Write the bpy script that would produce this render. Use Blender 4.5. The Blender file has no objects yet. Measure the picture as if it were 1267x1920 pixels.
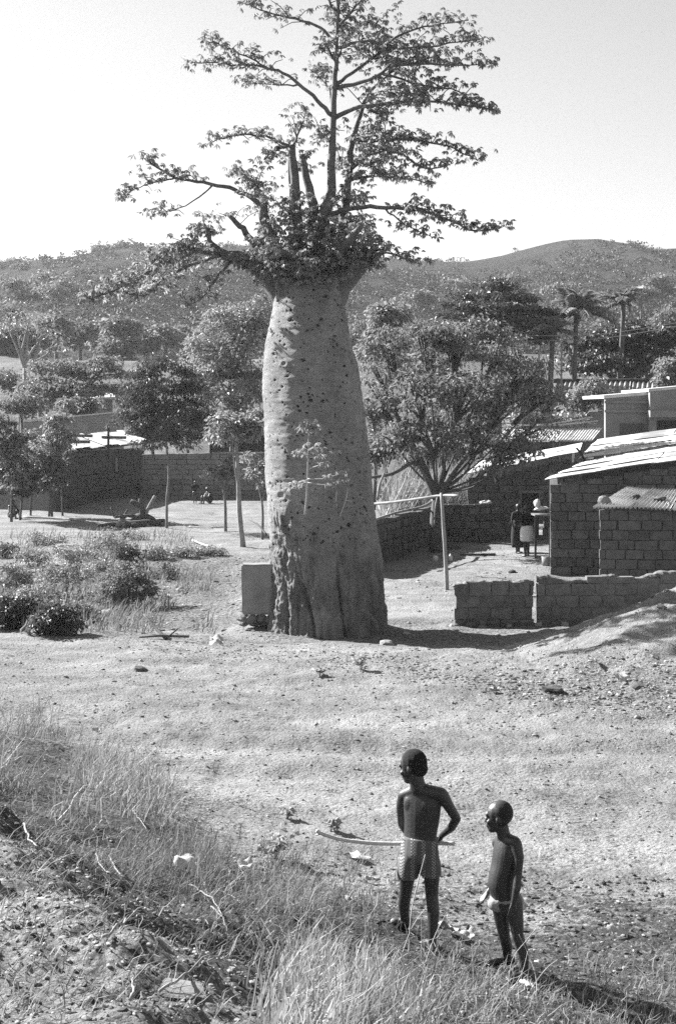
import bpy, bmesh, math, random
import numpy as np
from mathutils import Vector, Matrix

random.seed(7)
RNG = np.random.default_rng(11)
SC = bpy.context.scene
COL = SC.collection

# ------------------------------------------------------------------ camera, sky, sun, exposure
FPX, YH, CX, EYE = 2666.7, 800.0, 633.5, 4.0     # 50 mm on 36 mm tall film; horizon row; centre column; eye height
cam_d = bpy.data.cameras.new('camera')
cam_d.sensor_fit = 'VERTICAL'; cam_d.sensor_height = 36.0; cam_d.lens = 50.0
cam_d.shift_y = -(960.0 - YH) / 1920.0
cam_d.clip_start = 0.1; cam_d.clip_end = 5000
cam = bpy.data.objects.new('camera', cam_d); COL.objects.link(cam)
cam.location = (0, 0, EYE); cam.rotation_euler = (math.radians(90), 0, 0)
SC.camera = cam

SUN_EL, SUN_BACK = math.radians(33), math.radians(31)   # from the left, 31 degrees beyond square-on
sun_vec = Vector((-math.cos(SUN_BACK) * math.cos(SUN_EL), math.sin(SUN_BACK) * math.cos(SUN_EL), math.sin(SUN_EL)))
sun_d = bpy.data.lights.new('sun', 'SUN'); sun_d.energy = 5.0; sun_d.angle = math.radians(0.55); sun_d.color = (1, 1, 1)
sun = bpy.data.objects.new('sun', sun_d); COL.objects.link(sun)
sun.rotation_euler = sun_vec.to_track_quat('Z', 'Y').to_euler(); sun.location = (-30, 10, 40)

world = bpy.data.worlds.new('World'); SC.world = world; world.use_nodes = True
wn = world.node_tree; wn.nodes.clear()
sky = wn.nodes.new('ShaderNodeTexSky'); sky.sky_type = 'NISHITA'; sky.sun_disc = False
sky.sun_elevation = SUN_EL; sky.sun_rotation = math.atan2(sun_vec.x, sun_vec.y)
sky.air_density = 1.0; sky.dust_density = 0.6; sky.ozone_density = 1.0; sky.altitude = 50
sep = wn.nodes.new('ShaderNodeSeparateColor')
# black-and-white film: one grey value out of the three colours
m1 = wn.nodes.new('ShaderNodeMath'); m1.operation = 'MULTIPLY'; m1.inputs[1].default_value = 0.35
m2 = wn.nodes.new('ShaderNodeMath'); m2.operation = 'MULTIPLY_ADD'; m2.inputs[1].default_value = 0.45
m3 = wn.nodes.new('ShaderNodeMath'); m3.operation = 'MULTIPLY_ADD'; m3.inputs[1].default_value = 0.20
bg = wn.nodes.new('ShaderNodeBackground'); bg.inputs['Strength'].default_value = 0.053
wo = wn.nodes.new('ShaderNodeOutputWorld')
L = wn.links.new
L(sky.outputs['Color'], sep.inputs[0])
L(sep.outputs[0], m1.inputs[0]); L(sep.outputs[1], m2.inputs[0]); L(m1.outputs[0], m2.inputs[2])
L(sep.outputs[2], m3.inputs[0]); L(m2.outputs[0], m3.inputs[2])
L(m3.outputs[0], bg.inputs['Color']); L(bg.outputs[0], wo.inputs['Surface'])

SC.view_settings.view_transform = 'Standard'; SC.view_settings.look = 'None'
SC.view_settings.gamma = 1.0; SC.view_settings.exposure = 1.95; SC.view_settings.use_curve_mapping = False
SC.render.engine = 'CYCLES'
SC.cycles.use_denoising = False           # keep a little grain
SC.cycles.max_bounces = 6; SC.cycles.diffuse_bounces = 3; SC.cycles.transparent_max_bounces = 4
SC.cycles.sample_clamp_indirect = 4.0

# ------------------------------------------------------------------ noise, placing
_T = np.random.default_rng(3).random(65536).astype(np.float32)
def vnoise(p):
    p = np.asarray(p, dtype=np.float64)
    i = np.floor(p).astype(np.int64); f = p - i; f = f * f * (3 - 2 * f)
    out = np.zeros(p.shape[0])
    for dx in (0, 1):
        for dy in (0, 1):
            for dz in (0, 1):
                h = ((i[:, 0] + dx) * 73856093) ^ ((i[:, 1] + dy) * 19349663) ^ ((i[:, 2] + dz) * 83492791)
                h = (h ^ (h >> 13)) * 1274126177
                v = _T[(h ^ (h >> 16)) & 65535]
                w = (f[:, 0] if dx else 1 - f[:, 0]) * (f[:, 1] if dy else 1 - f[:, 1]) * (f[:, 2] if dz else 1 - f[:, 2])
                out += w * v
    return out * 2 - 1
def fbm(p, octs=4, gain=.5):
    p = np.asarray(p, dtype=np.float64); a = 1.0; s = np.zeros(p.shape[0])
    for o in range(octs):
        s += a * vnoise(p * (2.03 ** o) + 17.3 * o); a *= gain
    return s
def sstep(a, b, x):
    t = np.clip((x - a) / (b - a), 0, 1); return t * t * (3 - 2 * t)

def gz_macro(X, Y):
    X = np.asarray(X, float); Y = np.asarray(Y, float)
    s = .837 * X + .547 * Y - 2.67                                   # distance beyond the crest of the near bank
    wob = 0.25 * np.sin(X * 2.1 + Y * 1.3) + .18 * np.sin(X * 4.3 - Y * 2.2)
    s2 = np.logaddexp(0, (s + wob * .5) * 3.5) / 3.5 - .12
    near = np.where(Y < 60, 1.6 * np.exp(-s2 / 1.7), 0) + .04 * np.clip(-s, 0, 6)
    z = near + 0.3 * (1 - sstep(22.5, 27.0, Y))
    lft = 1 - sstep(-3.2, -1.4, X)
    z = z + lft * (0.3 * (sstep(22.5, 27.0, Y) - sstep(25.6, 28.5, Y)) - 0.35 * (sstep(26, 29, Y) - sstep(36, 46, Y)))
    z = z + .30 * sstep(48, 72, Y)
    rise = 0.33 * np.clip(X - 3.0, 0, 5.5)
    z = z + rise * sstep(18.3, 24.3, Y) * (1 - sstep(25.4, 28.8, Y))
    z = z + sstep(85, 150, Y) * 11.2 + sstep(150, 220, Y) * 2.0 + np.clip(Y - 220, 0, None) * .0
    return z
def gz(X, Y):
    X = np.atleast_1d(np.asarray(X, float)); Y = np.atleast_1d(np.asarray(Y, float))
    z = gz_macro(X, Y)
    P3 = np.stack([X, Y, np.zeros_like(X)], 1)
    nearf = 1 - sstep(13, 30, Y)
    s = .837 * X + .547 * Y - 2.67
    plate = 1 - sstep(.3, 2.2, s)
    bank = np.clip((X - 2.0) / 3, 0, 1) * sstep(17.5, 20, Y) * (1 - sstep(25, 29, Y))
    for v0 in (14.6, 16.3):                                            # two shallow wheel ruts along the lane
        v = Y - v0 - .10 * X - .35 * np.sin(X * .35 + v0); z = z - .045 * np.exp(-(v / .28) ** 2) + .02 * np.exp(-((v - .45) / .25) ** 2)
    z = z + .055 * fbm(P3 * .6, 3) + (.026 + .03 * plate * nearf + .03 * bank) * fbm(P3 * 2.6, 3) \
          + nearf * (.006 + .014 * plate) * fbm(P3 * 11, 3, .65) + .02 * bank * fbm(P3 * 6, 2)
    far = sstep(95, 135, Y) * (1 - sstep(400, 600, Y))
    z = z + far * 1.5 * fbm(P3 * .045, 3) + (1 - sstep(22, 30, Y)) * .012 * fbm(P3 * 6.5 + 3, 2)
    return z
def gz1(x, y): return float(gz(x, y)[0])
def P(px, py, d):                       # a point d metres out, seen at this place of the photograph
    return np.array([(px - CX) / FPX * d, d, EYE - (py - YH) / FPX * d])
def hit(px, py, dmin=4.0, dmax=110.0):  # where that line of sight meets the ground
    d = np.exp(np.linspace(math.log(dmin), math.log(dmax), 4000))
    X = (px - CX) / FPX * d; Z = EYE - (py - YH) / FPX * d
    b = Z < gz(X, d)
    i = int(np.argmax(b)) if b.any() else len(d) - 1
    return np.array([X[i], d[i], gz1(X[i], d[i])])
def G(px, d):
    x = (px - CX) / FPX * d
    return np.array([x, d, gz1(x, d)])

# ------------------------------------------------------------------ materials (all grey: black-and-white film)
MATS = {}; KA = .78
def mat(name, a, b=None, scale=6.0, rough=.9, bump=.0, bscale=30.0, island=0.0, objrand=0.0, spec=.25, translucent=0.0, detail=5, coords='Object', stretch=None, bdist=.02):
    if name in MATS: return MATS[name]
    m = bpy.data.materials.new(name); m.use_nodes = True; nt = m.node_tree; N = nt.nodes; N.clear(); Lk = nt.links.new
    out = N.new('ShaderNodeOutputMaterial'); bs = N.new('ShaderNodeBsdfPrincipled')
    bs.inputs['Roughness'].default_value = rough; bs.inputs['Specular IOR Level'].default_value = spec
    b = a if b is None else b
    a, b = a * KA, b * KA
    tc = N.new('ShaderNodeTexCoord')
    vec = tc.outputs[coords]
    if stretch:
        mp = N.new('ShaderNodeMapping'); mp.inputs['Scale'].default_value = stretch; Lk(vec, mp.inputs[0]); vec = mp.outputs[0]
    oi = N.new('ShaderNodeObjectInfo')
    if objrand or coords == 'Object':
        ad = N.new('ShaderNodeVectorMath'); ad.operation = 'ADD'
        sc = N.new('ShaderNodeVectorMath'); sc.operation = 'SCALE'; cb = N.new('ShaderNodeCombineXYZ')
        Lk(oi.outputs['Random'], cb.inputs[0]); Lk(oi.outputs['Random'], cb.inputs[1]); cb.inputs[2].default_value = .3
        Lk(cb.outputs[0], sc.inputs[0]); sc.inputs['Scale'].default_value = 40
        Lk(vec, ad.inputs[0]); Lk(sc.outputs[0], ad.inputs[1]); vec = ad.outputs[0]
    n = N.new('ShaderNodeTexNoise'); n.inputs['Scale'].default_value = scale; n.inputs['Detail'].default_value = detail; n.inputs['Roughness'].default_value = .62
    Lk(vec, n.inputs['Vector'])
    mr = N.new('ShaderNodeMapRange'); mr.inputs['From Min'].default_value = .3; mr.inputs['From Max'].default_value = .7
    mr.inputs['To Min'].default_value = a; mr.inputs['To Max'].default_value = b
    Lk(n.outputs['Fac'], mr.inputs['Value']); val = mr.outputs[0]
    def var(src, amt):
        nonlocal val
        r = N.new('ShaderNodeMapRange'); r.inputs['To Min'].default_value = 1 - amt; r.inputs['To Max'].default_value = 1 + amt
        Lk(src, r.inputs['Value'])
        mu = N.new('ShaderNodeMath'); mu.operation = 'MULTIPLY'; Lk(val, mu.inputs[0]); Lk(r.outputs[0], mu.inputs[1]); val = mu.outputs[0]
    if island: var(N.new('ShaderNodeNewGeometry').outputs['Random Per Island'], island)
    if objrand: var(oi.outputs['Random'], objrand)
    Lk(val, bs.inputs['Base Color'])
    if bump:
        n2 = N.new('ShaderNodeTexNoise'); n2.inputs['Scale'].default_value = bscale; n2.inputs['Detail'].default_value = 6; n2.inputs['Roughness'].default_value = .7
        Lk(vec, n2.inputs['Vector'])
        bp = N.new('ShaderNodeBump'); bp.inputs['Strength'].default_value = bump; bp.inputs['Distance'].default_value = bdist
        Lk(n2.outputs['Fac'], bp.inputs['Height']); Lk(bp.outputs[0], bs.inputs['Normal'])
    sh = bs.outputs[0]
    if translucent:
        tr = N.new('ShaderNodeBsdfTranslucent'); Lk(val, tr.inputs['Color'])
        mx = N.new('ShaderNodeMixShader'); mx.inputs[0].default_value = translucent
        Lk(sh, mx.inputs[1]); Lk(tr.outputs[0], mx.inputs[2]); sh = mx.outputs[0]
    Lk(sh, out.inputs['Surface'])
    MATS[name] = m; return m

# ------------------------------------------------------------------ objects
def tag(o, label=None, cat=None, group=None, kind=None):
    if label: o['label'] = label
    if cat: o['category'] = cat
    if group: o['group'] = group
    if kind: o['kind'] = kind
    return o
def empty(name, loc, label, cat, group=None, rz=0.0):
    o = bpy.data.objects.new(name, None); COL.objects.link(o); o.location = loc; o.rotation_euler = (0, 0, rz)
    o.empty_display_size = .2
    return tag(o, label, cat, group)
def link(name, me, m, parent=None, loc=None):
    if m is not None and not me.materials: me.materials.append(m)
    o = bpy.data.objects.new(name, me); COL.objects.link(o)
    if parent is not None: o.parent = parent
    if loc is not None: o.location = loc
    return o
def me_np(name, V, F, smooth=False):
    """V (n,3); F an (m,k) array or list of such arrays with different k"""
    V = np.asarray(V, np.float32)
    Fs = [np.asarray(f, np.int32) for f in (F if isinstance(F, list) else [F]) if len(f)]
    me = bpy.data.meshes.new(name)
    me.vertices.add(len(V)); me.vertices.foreach_set('co', V.ravel())
    nl = sum(f.size for f in Fs); npoly = sum(len(f) for f in Fs)
    me.loops.add(nl); me.polygons.add(npoly)
    me.loops.foreach_set('vertex_index', np.concatenate([f.ravel() for f in Fs]))
    tot = np.concatenate([np.full(len(f), f.shape[1], np.int32) for f in Fs])
    st = np.concatenate([[0], np.cumsum(tot)[:-1]]).astype(np.int32)
    me.polygons.foreach_set('loop_start', st)
    me.polygons.foreach_set('loop_total', tot)
    me.update(calc_edges=True); me.validate()
    me.polygons.foreach_set('use_smooth', np.full(len(me.polygons), bool(smooth)))
    return me

class MB:
    """collects pieces of one mesh"""
    def __init__(s): s.V = []; s.Q = []; s.T = []; s.n = 0
    def add(s, V, Q=None, T=None):
        V = np.asarray(V, float).reshape(-1, 3)
        if Q is not None and len(Q): s.Q.append(np.asarray(Q, int).reshape(-1, 4) + s.n)
        if T is not None and len(T): s.T.append(np.asarray(T, int).reshape(-1, 3) + s.n)
        s.V.append(V); s.n += len(V)
    def tube(s, pts, rad, k=7, cap=True, jit=0.0, flat=1.0):
        pts = np.asarray(pts, float); n = len(pts); rad = np.broadcast_to(np.asarray(rad, float), (n,))
        t = np.gradient(pts, axis=0); t /= np.linalg.norm(t, axis=1)[:, None] + 1e-9
        ref = np.array([0, 0, 1.]) if abs(t[:, 2]).mean() < .8 else np.array([1., 0, 0])
        u = np.cross(t, ref); u /= np.linalg.norm(u, axis=1)[:, None] + 1e-9; w = np.cross(t, u)
        a = np.arange(k) / k * 2 * math.pi
        rr = rad[:, None] * (1 + jit * (RNG.random((n, k)) - .5))
        V = pts[:, None, :] + rr[..., None] * (np.cos(a)[None, :, None] * u[:, None, :] + flat * np.sin(a)[None, :, None] * w[:, None, :])
        i = np.arange(n - 1)[:, None] * k; j = np.arange(k)[None, :]; j2 = (j + 1) % k
        Q = np.stack([i + j, i + j2, i + k + j2, i + k + j], -1).reshape(-1, 4)
        V = V.reshape(-1, 3); T = []
        if cap:
            V = np.vstack([V, pts[:1], pts[-1:]]); c0, c1 = n * k, n * k + 1
            T = [[c0, (q + 1) % k, q] for q in range(k)] + [[c1, (n - 1) * k + q, (n - 1) * k + (q + 1) % k] for q in range(k)]
        s.add(V, Q, T)
    def box(s, c, h, rz=0.0, jit=0.0, R=None):
        sg = np.array([[x, y, z] for z in (-1, 1) for y in (-1, 1) for x in (-1, 1)], float)
        V = sg * np.asarray(h, float)
        if jit: V = V + (RNG.random(V.shape) - .5) * 2 * jit
        if R is None: R = np.array(Matrix.Rotation(rz, 3, 'Z'))
        V = V @ np.asarray(R).T + np.asarray(c, float)
        s.add(V, [[0, 2, 3, 1], [4, 5, 7, 6], [0, 1, 5, 4], [1, 3, 7, 5], [3, 2, 6, 7], [2, 0, 4, 6]])
    def mesh(s, name, smooth=False):
        F = []
        if s.Q: F.append(np.vstack(s.Q))
        if s.T: F.append(np.vstack(s.T))
        return me_np(name, np.vstack(s.V), F, smooth)
    def build(s, name, m, parent=None, smooth=False, origin=None):
        if origin is not None:
            s.V = [np.vstack(s.V) - np.asarray(origin, float)]
        o = link(name, s.mesh(name, smooth), m, parent)
        if origin is not None: o.location = origin
        return o
def smoothpath(pts, n=None):
    """Catmull-Rom through the points"""
    p = np.asarray(pts, float); m = len(p)
    if m < 3: return np.array([p[0] + (p[-1] - p[0]) * t for t in np.linspace(0, 1, n or 4)])
    n = n or (m - 1) * 4 + 1
    q = np.vstack([2 * p[0] - p[1], p, 2 * p[-1] - p[-2]])
    out = []
    for t in np.linspace(0, m - 1 - 1e-6, n):
        i = int(t); f = t - i; a, b, c, d = q[i:i + 4]
        out.append(.5 * ((2 * b) + (-a + c) * f + (2 * a - 5 * b + 4 * c - d) * f * f + (-a + 3 * b - 3 * c + d) * f ** 3))
    return np.array(out)
def unit(v): return v / (np.linalg.norm(v, axis=-1, keepdims=True) + 1e-9)
def leaf_faces(mb, base, dirs, nrm, length, width):
    """folded lens-shaped leaves, two triangles each side of a bent midrib"""
    base = np.asarray(base, float); n = len(base)
    side = unit(np.cross(dirs, nrm)); nn = np.cross(side, dirs)
    l = np.broadcast_to(length, (n,))[:, None]; w = np.broadcast_to(width, (n,))[:, None]
    mid = base + dirs * l * .55
    tip = base + dirs * l - nn * l * .14
    le = mid + side * w + nn * w * .25; ri = mid - side * w + nn * w * .25
    V = np.stack([base, le, tip, ri], 1).reshape(-1, 3)
    i = np.arange(n)[:, None] * 4
    T = np.concatenate([i + [0, 1, 2], i + [0, 2, 3]], 0)
    mb.add(V, None, T)
def rand_dirs(n, zlo=-1, zhi=1):
    z = RNG.uniform(zlo, zhi, n); a = RNG.uniform(0, 2 * math.pi, n); r = np.sqrt(np.clip(1 - z * z, 0, 1))
    return np.stack([r * np.cos(a), r * np.sin(a), z], 1)

# shared materials
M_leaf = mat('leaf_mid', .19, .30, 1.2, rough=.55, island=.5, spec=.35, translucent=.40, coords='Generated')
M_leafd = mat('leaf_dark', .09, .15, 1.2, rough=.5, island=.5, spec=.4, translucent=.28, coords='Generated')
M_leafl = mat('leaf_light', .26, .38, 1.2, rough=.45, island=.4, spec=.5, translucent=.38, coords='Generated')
M_bark = mat('bark', .07, .15, 5, bump=.6, bscale=24)
M_barkl = mat('bark_pale', .22, .36, 5, bump=.4, bscale=24)
M_adobe = mat('adobe_block', .08, .145, 5, bump=.9, bscale=38, objrand=.22, bdist=.015)
M_joint = mat('mud_joint', .06, .09, 8, bump=.5)
M_plaster = mat('plaster', .22, .32, 2.2, bump=.3, bscale=50)
M_tin = mat('tin_sheet', .36, .74, 1.6, rough=.55, bump=.15, bscale=14, objrand=.14, spec=.4, stretch=(1, 1, 1))
M_tind = mat('tin_sheet_rusted', .24, .42, 2.4, rough=.65, bump=.2, bscale=14, objrand=.2, spec=.3)
M_wood = mat('weathered_wood', .13, .24, 6, bump=.4, bscale=30)
M_woodp = mat('peeled_wood', .36, .5, 8, bump=.3, bscale=40)
M_dark = mat('dark_wood', .03, .06, 8)
M_white = mat('white_cloth', .5, .62, 6, bump=.3, bscale=20)
M_stone = mat('stone', .22, .36, 6, bump=.6, bscale=25, objrand=.3)
M_shade = mat('dark_interior', .02, .025, 4)

# ------------------------------------------------------------------ ground
def ground_material():
    m = bpy.data.materials.new('dry_earth'); m.use_nodes = True; nt = m.node_tree; N = nt.nodes; N.clear(); Lk = nt.links.new
    out = N.new('ShaderNodeOutputMaterial'); bs = N.new('ShaderNodeBsdfPrincipled'); bs.inputs['Roughness'].default_value = .95; bs.inputs['Specular IOR Level'].default_value = .12
    tc = N.new('ShaderNodeTexCoord'); vec = tc.outputs['Object']
    def noise(s, d=6, r=.65):
        n = N.new('ShaderNodeTexNoise'); n.inputs['Scale'].default_value = s; n.inputs['Detail'].default_value = d; n.inputs['Roughness'].default_value = r
        Lk(vec, n.inputs['Vector']); return n.outputs['Fac']
    def rng(x, a, b, c, d):
        r = N.new('ShaderNodeMapRange'); Lk(x, r.inputs['Value'])
        for k, v in zip(('From Min', 'From Max', 'To Min', 'To Max'), (a, b, c, d)): r.inputs[k].default_value = v
        return r.outputs[0]
    def mul(x, y):
        q = N.new('ShaderNodeMath'); q.operation = 'MULTIPLY'; Lk(x, q.inputs[0])
        if isinstance(y, float): q.inputs[1].default_value = y
        else: Lk(y, q.inputs[1])
        return q.outputs[0]
    base = rng(noise(.45, 5), .3, .7, .165, .25)
    mp = N.new('ShaderNodeMapping'); mp.inputs['Rotation'].default_value = (0, 0, .16); mp.inputs['Scale'].default_value = (.14, 1.1, 1); Lk(vec, mp.inputs[0])
    tn = N.new('ShaderNodeTexNoise'); tn.inputs['Scale'].default_value = 1.3; tn.inputs['Detail'].default_value = 4; Lk(mp.outputs[0], tn.inputs['Vector'])
    base = mul(base, rng(tn.outputs['Fac'], .35, .65, .80, 1.14))                     # worn tracks along the lane
    base = mul(base, rng(noise(9), .3, .7, .78, 1.18))
    base = mul(base, rng(noise(70, 3), .3, .7, .8, 1.18))
    at = N.new('ShaderNodeAttribute'); at.attribute_name = 'litter'
    lit = N.new('ShaderNodeMath'); lit.operation = 'MULTIPLY_ADD'      # litter broken up by noise
    Lk(rng(noise(14, 6, .75), .38, .62, -.55, .55), lit.inputs[0]); lit.inputs[1].default_value = 1.0; Lk(at.outputs['Fac'], lit.inputs[2])
    litf = mul(rng(lit.outputs[0], .25, .8, 0, 1), rng(at.outputs['Fac'], 0.0, .12, 0, 1))
    dark = rng(noise(45, 3), .3, .7, .02, .095)
    mx = N.new('ShaderNodeMix'); mx.data_type = 'FLOAT'; Lk(litf, mx.inputs[0]); Lk(base, mx.inputs[2]); Lk(dark, mx.inputs[3])
    Lk(mx.outputs[0], bs.inputs['Base Color'])
    vo = N.new('ShaderNodeTexVoronoi'); vo.inputs['Scale'].default_value = 26; Lk(vec, vo.inputs['Vector'])
    h = N.new('ShaderNodeMath'); h.operation = 'MULTIPLY_ADD'; Lk(noise(60, 6, .7), h.inputs[0]); h.inputs[1].default_value = .8; Lk(mul(vo.outputs['Distance'], -.8), h.inputs[2])
    h2 = N.new('ShaderNodeMath'); h2.operation = 'MULTIPLY_ADD'; Lk(noise(14, 6, .7), h2.inputs[0]); h2.inputs[1].default_value = 2.2; Lk(h.outputs[0], h2.inputs[2])
    bp = N.new('ShaderNodeBump'); bp.inputs['Strength'].default_value = .75; bp.inputs['Distance'].default_value = .03
    Lk(h2.outputs[0], bp.inputs['Height']); Lk(bp.outputs[0], bs.inputs['Normal'])
    Lk(bs.outputs[0], out.inputs['Surface'])
    return m
M_earth = ground_material()
def spread(lo, hi, step, grow, out_lo, out_hi):
    c = list(np.arange(lo, hi + step * .5, step)); st = step
    while c[-1] < out_hi: st *= grow; c.append(c[-1] + st)
    st = step; b = []
    x = c[0]
    while x > out_lo: st *= grow; x -= st; b.append(x)
    return np.array(b[::-1] + c)
xs = spread(-2.6, 3.2, .034, 1.05, -2200, 2200)
ys_a = np.arange(3.6, 12.0, .036); ys_b = np.arange(12.0, 30.0, .09)
ys_c = spread(30, 46, .16, 1.05, 29.9, 2600); ys_c = ys_c[ys_c > 30.05]
ys_d = spread(3.5, 3.55, .05, 1.16, -900, 3.52); ys_d = ys_d[ys_d < 3.58]
ys = np.concatenate([ys_d, ys_a, ys_b, ys_c])
XX, YY = np.meshgrid(xs, ys)
Xf, Yf = XX.ravel(), YY.ravel()
ZZ = gz(Xf, Yf)
nx, ny = len(xs), len(ys)
ii = (np.arange(ny - 1)[:, None] * nx + np.arange(nx - 1)[None, :]).ravel()
gme = me_np('ground', np.stack([Xf, Yf, ZZ], 1), np.stack([ii, ii + 1, ii + nx + 1, ii + nx], 1), True)
def litter_at(X, Y):
    P3 = np.stack([X, Y, 0 * X], 1); n = fbm(P3 * .9, 3)
    s = .837 * X + .547 * Y - 2.67
    l = 1.25 * sstep(-.25, .2, s + .2 * n) * (1 - sstep(1.8, 4.2, s + .5 * n)) * (Y < 16)         # under the grass on the bank
    l = np.maximum(l, (.30 + .3 * n) * (1 - sstep(0, .5, s)) * (Y < 14))                                             # dark crumbs in the near gravel
    l = np.maximum(l, .90 * sstep(6.5, 7.5, Y + .4 * n) * (1 - sstep(9.8, 11.5, Y + .8 * n)) * sstep(-.2, .6, X))
    l = np.maximum(l, .9 * (1 - sstep(7.6, 8.6, Y + .4 * n)) * sstep(3.9, 4.5, Y) * sstep(.5, .9, X))   # trodden litter round the two children
    l = np.maximum(l, .55 * (1 - sstep(-2.2, -1.0, X + n)) * sstep(27, 30, Y) * (1 - sstep(41, 46, Y + 2 * n)))     # rubbish dump on the left
    l = np.maximum(l, .42 * sstep(1.8, 3.0, X + n) * sstep(17.6, 19, Y + n) * (1 - sstep(19.8, 22, Y + n)))          # foot of the right bank
    l = np.maximum(l, .24 * sstep(0.15, .8, n + .3 * fbm(P3 * 2.2, 2)) * sstep(10, 12, Y) * (1 - sstep(24, 26, Y)))
    l = np.maximum(l, .30 * sstep(0.1, .7, n) * sstep(11, 13, Y) * (1 - sstep(15, 19, Y)) * (1 - sstep(0, 2, X)))
    l = np.maximum(l, .40 * sstep(25.6, 26.4, Y + .3 * n) * (1 - sstep(29, 30.5, Y)) * sstep(-2, -1, X) * (1 - sstep(8, 9, X)))
    l = np.maximum(l, (.62 + .3 * n) * sstep(76, 88, Y))                                                            # weedy slopes beyond the houses
    return np.clip(l, 0, 1)
atr = gme.attributes.new('litter', 'FLOAT', 'POINT'); atr.data.foreach_set('value', litter_at(Xf, Yf).astype(np.float32))
tag(link('ground', gme, M_earth), 'pale dry stony earth of the lane, yards and banks', kind='structure')

# ------------------------------------------------------------------ hills
RX = [-3000, -900, -300, 0, 60, 120, 180, 250, 290, 330, 400, 450, 520, 600, 690, 760, 800, 880, 940, 1000, 1060, 1120, 1180, 1220, 1267, 1450, 1900, 3000, 4500]
RY = [640, 560, 515, 500, 492, 490, 478, 472, 468, 469, 470, 467, 474, 482, 488, 493, 496, 498, 492, 478, 464, 459, 465, 473, 470, 490, 520, 600, 660]
av = np.linspace(-1.3, 1.5, 460); tv = np.concatenate([np.linspace(0, 1, 110), np.linspace(1.015, 2.3, 24)])
AA, TT = np.meshgrid(av, tv); A, Tt = AA.ravel(), TT.ravel()
rpx = A * FPX + CX
ridge = np.interp(rpx, RX, RY)
Rd = 430 + 40 * np.sin(A * 9 + 1) + 60 * sstep(.05, .2, A)
Yh = 175 + (Rd - 175) * Tt
zr = EYE + (YH - ridge) * Rd / FPX
prof = np.where(Tt < 1, .42 * Tt + .58 * np.sin(np.clip(Tt, 0, 1) * math.pi / 2) ** 1.5, 1 - .55 * (Tt - 1) ** 1.2)
zb = 12.0
Hx = A * Yh
nz = fbm(np.stack([Hx * .012, Yh * .012, 0 * Hx], 1), 4)
gul = np.abs(vnoise(np.stack([Hx * .02, Yh * .006, 0 * Hx + 5], 1)))
Zh = zb + (zr - zb) * prof + (nz * 3.0 - gul * 5) * np.clip(np.sin(np.clip(Tt, 0, 1) * math.pi), 0, 1) - .9 * (Tt < .02)
na, nt_ = len(av), len(tv)
ii = (np.arange(nt_ - 1)[:, None] * na + np.arange(na - 1)[None, :]).ravel()
hme = me_np('hills', np.stack([Hx, Yh, Zh], 1), np.stack([ii, ii + 1, ii + na + 1, ii + na], 1), True)
M_hill = mat('hill_grassland', .04, .085, .035, rough=1, bump=1.0, bscale=.5, spec=.05, detail=9, bdist=2.0)
tag(link('hills', hme, M_hill), 'long low grassy hills behind the settlement', kind='structure')
Zg = Zh.reshape(nt_, na)
def hill_z(X, Y):
    X = np.asarray(X, float); Y = np.asarray(Y, float); a = X / Y
    ia = np.clip(np.interp(a, av, np.arange(na)), 0, na - 2)
    rd = 430 + 40 * np.sin(a * 9 + 1) + 60 * sstep(.05, .2, a)
    t = (Y - 175) / (rd - 175); it = np.clip(np.interp(t, tv, np.arange(nt_)), 0, nt_ - 2)
    i0 = ia.astype(int); j0 = it.astype(int); fa = ia - i0; ft = it - j0
    return (Zg[j0, i0] * (1 - fa) * (1 - ft) + Zg[j0, i0 + 1] * fa * (1 - ft) + Zg[j0 + 1, i0] * (1 - fa) * ft + Zg[j0 + 1, i0 + 1] * fa * ft)

def scrub(n, seed):
    mb = MB(); r = np.random.default_rng(seed)
    a = r.uniform(-.33, .33, n * 4); t = r.uniform(.02, 1.0, n * 4) ** .9
    rd = 430 + 40 * np.sin(a * 9 + 1) + 60 * sstep(.05, .2, a); Y = 175 + (rd - 175) * t; X = a * Y
    den = vnoise(np.stack([X * .03, Y * .02, 0 * X], 1)) * .5 + .5
    smooth_hill = sstep(.02, .1, a) * sstep(.42, .62, t)                       # the bare round hilltop on the right
    keep = r.random(n * 4) < np.clip((den - .25) * 1.5, .05, 1) * (1 - .93 * smooth_hill) * (1.15 - .55 * t) * .6
    X, Y, t = X[keep][:n], Y[keep][:n], t[keep][:n]; Z = hill_z(X, Y)
    m = len(X); sz = r.uniform(.5, 1.45, m) * (1.35 - .6 * t); K = 34
    c = np.repeat(np.stack([X, Y, Z], 1), K, 0); s = np.repeat(sz, K)[:, None]
    d = rand_dirs(m * K, -.1, 1); rr = RNG.random((m * K, 1)) ** .4
    pos = c + d * rr * s * np.array([1.25, 1.25, 1.15]) + np.array([0, 0, .25]) * s
    dr = unit(d + .8 * rand_dirs(m * K)); leaf_faces(mb, pos, dr, unit(rand_dirs(m * K, .1, 1)), .42 * s[:, 0] ** .5 + .12, .17 * s[:, 0] ** .5 + .05)
    return mb
tag(scrub(3000, 5).build('hillside_scrub', mat('scrub_leaf', .07, .13, .02, rough=.6, island=.5, spec=.3, translucent=.2, coords='Object')), 'scattered low scrub bushes covering the far hillsides', 'scrub', kind='stuff')

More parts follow.
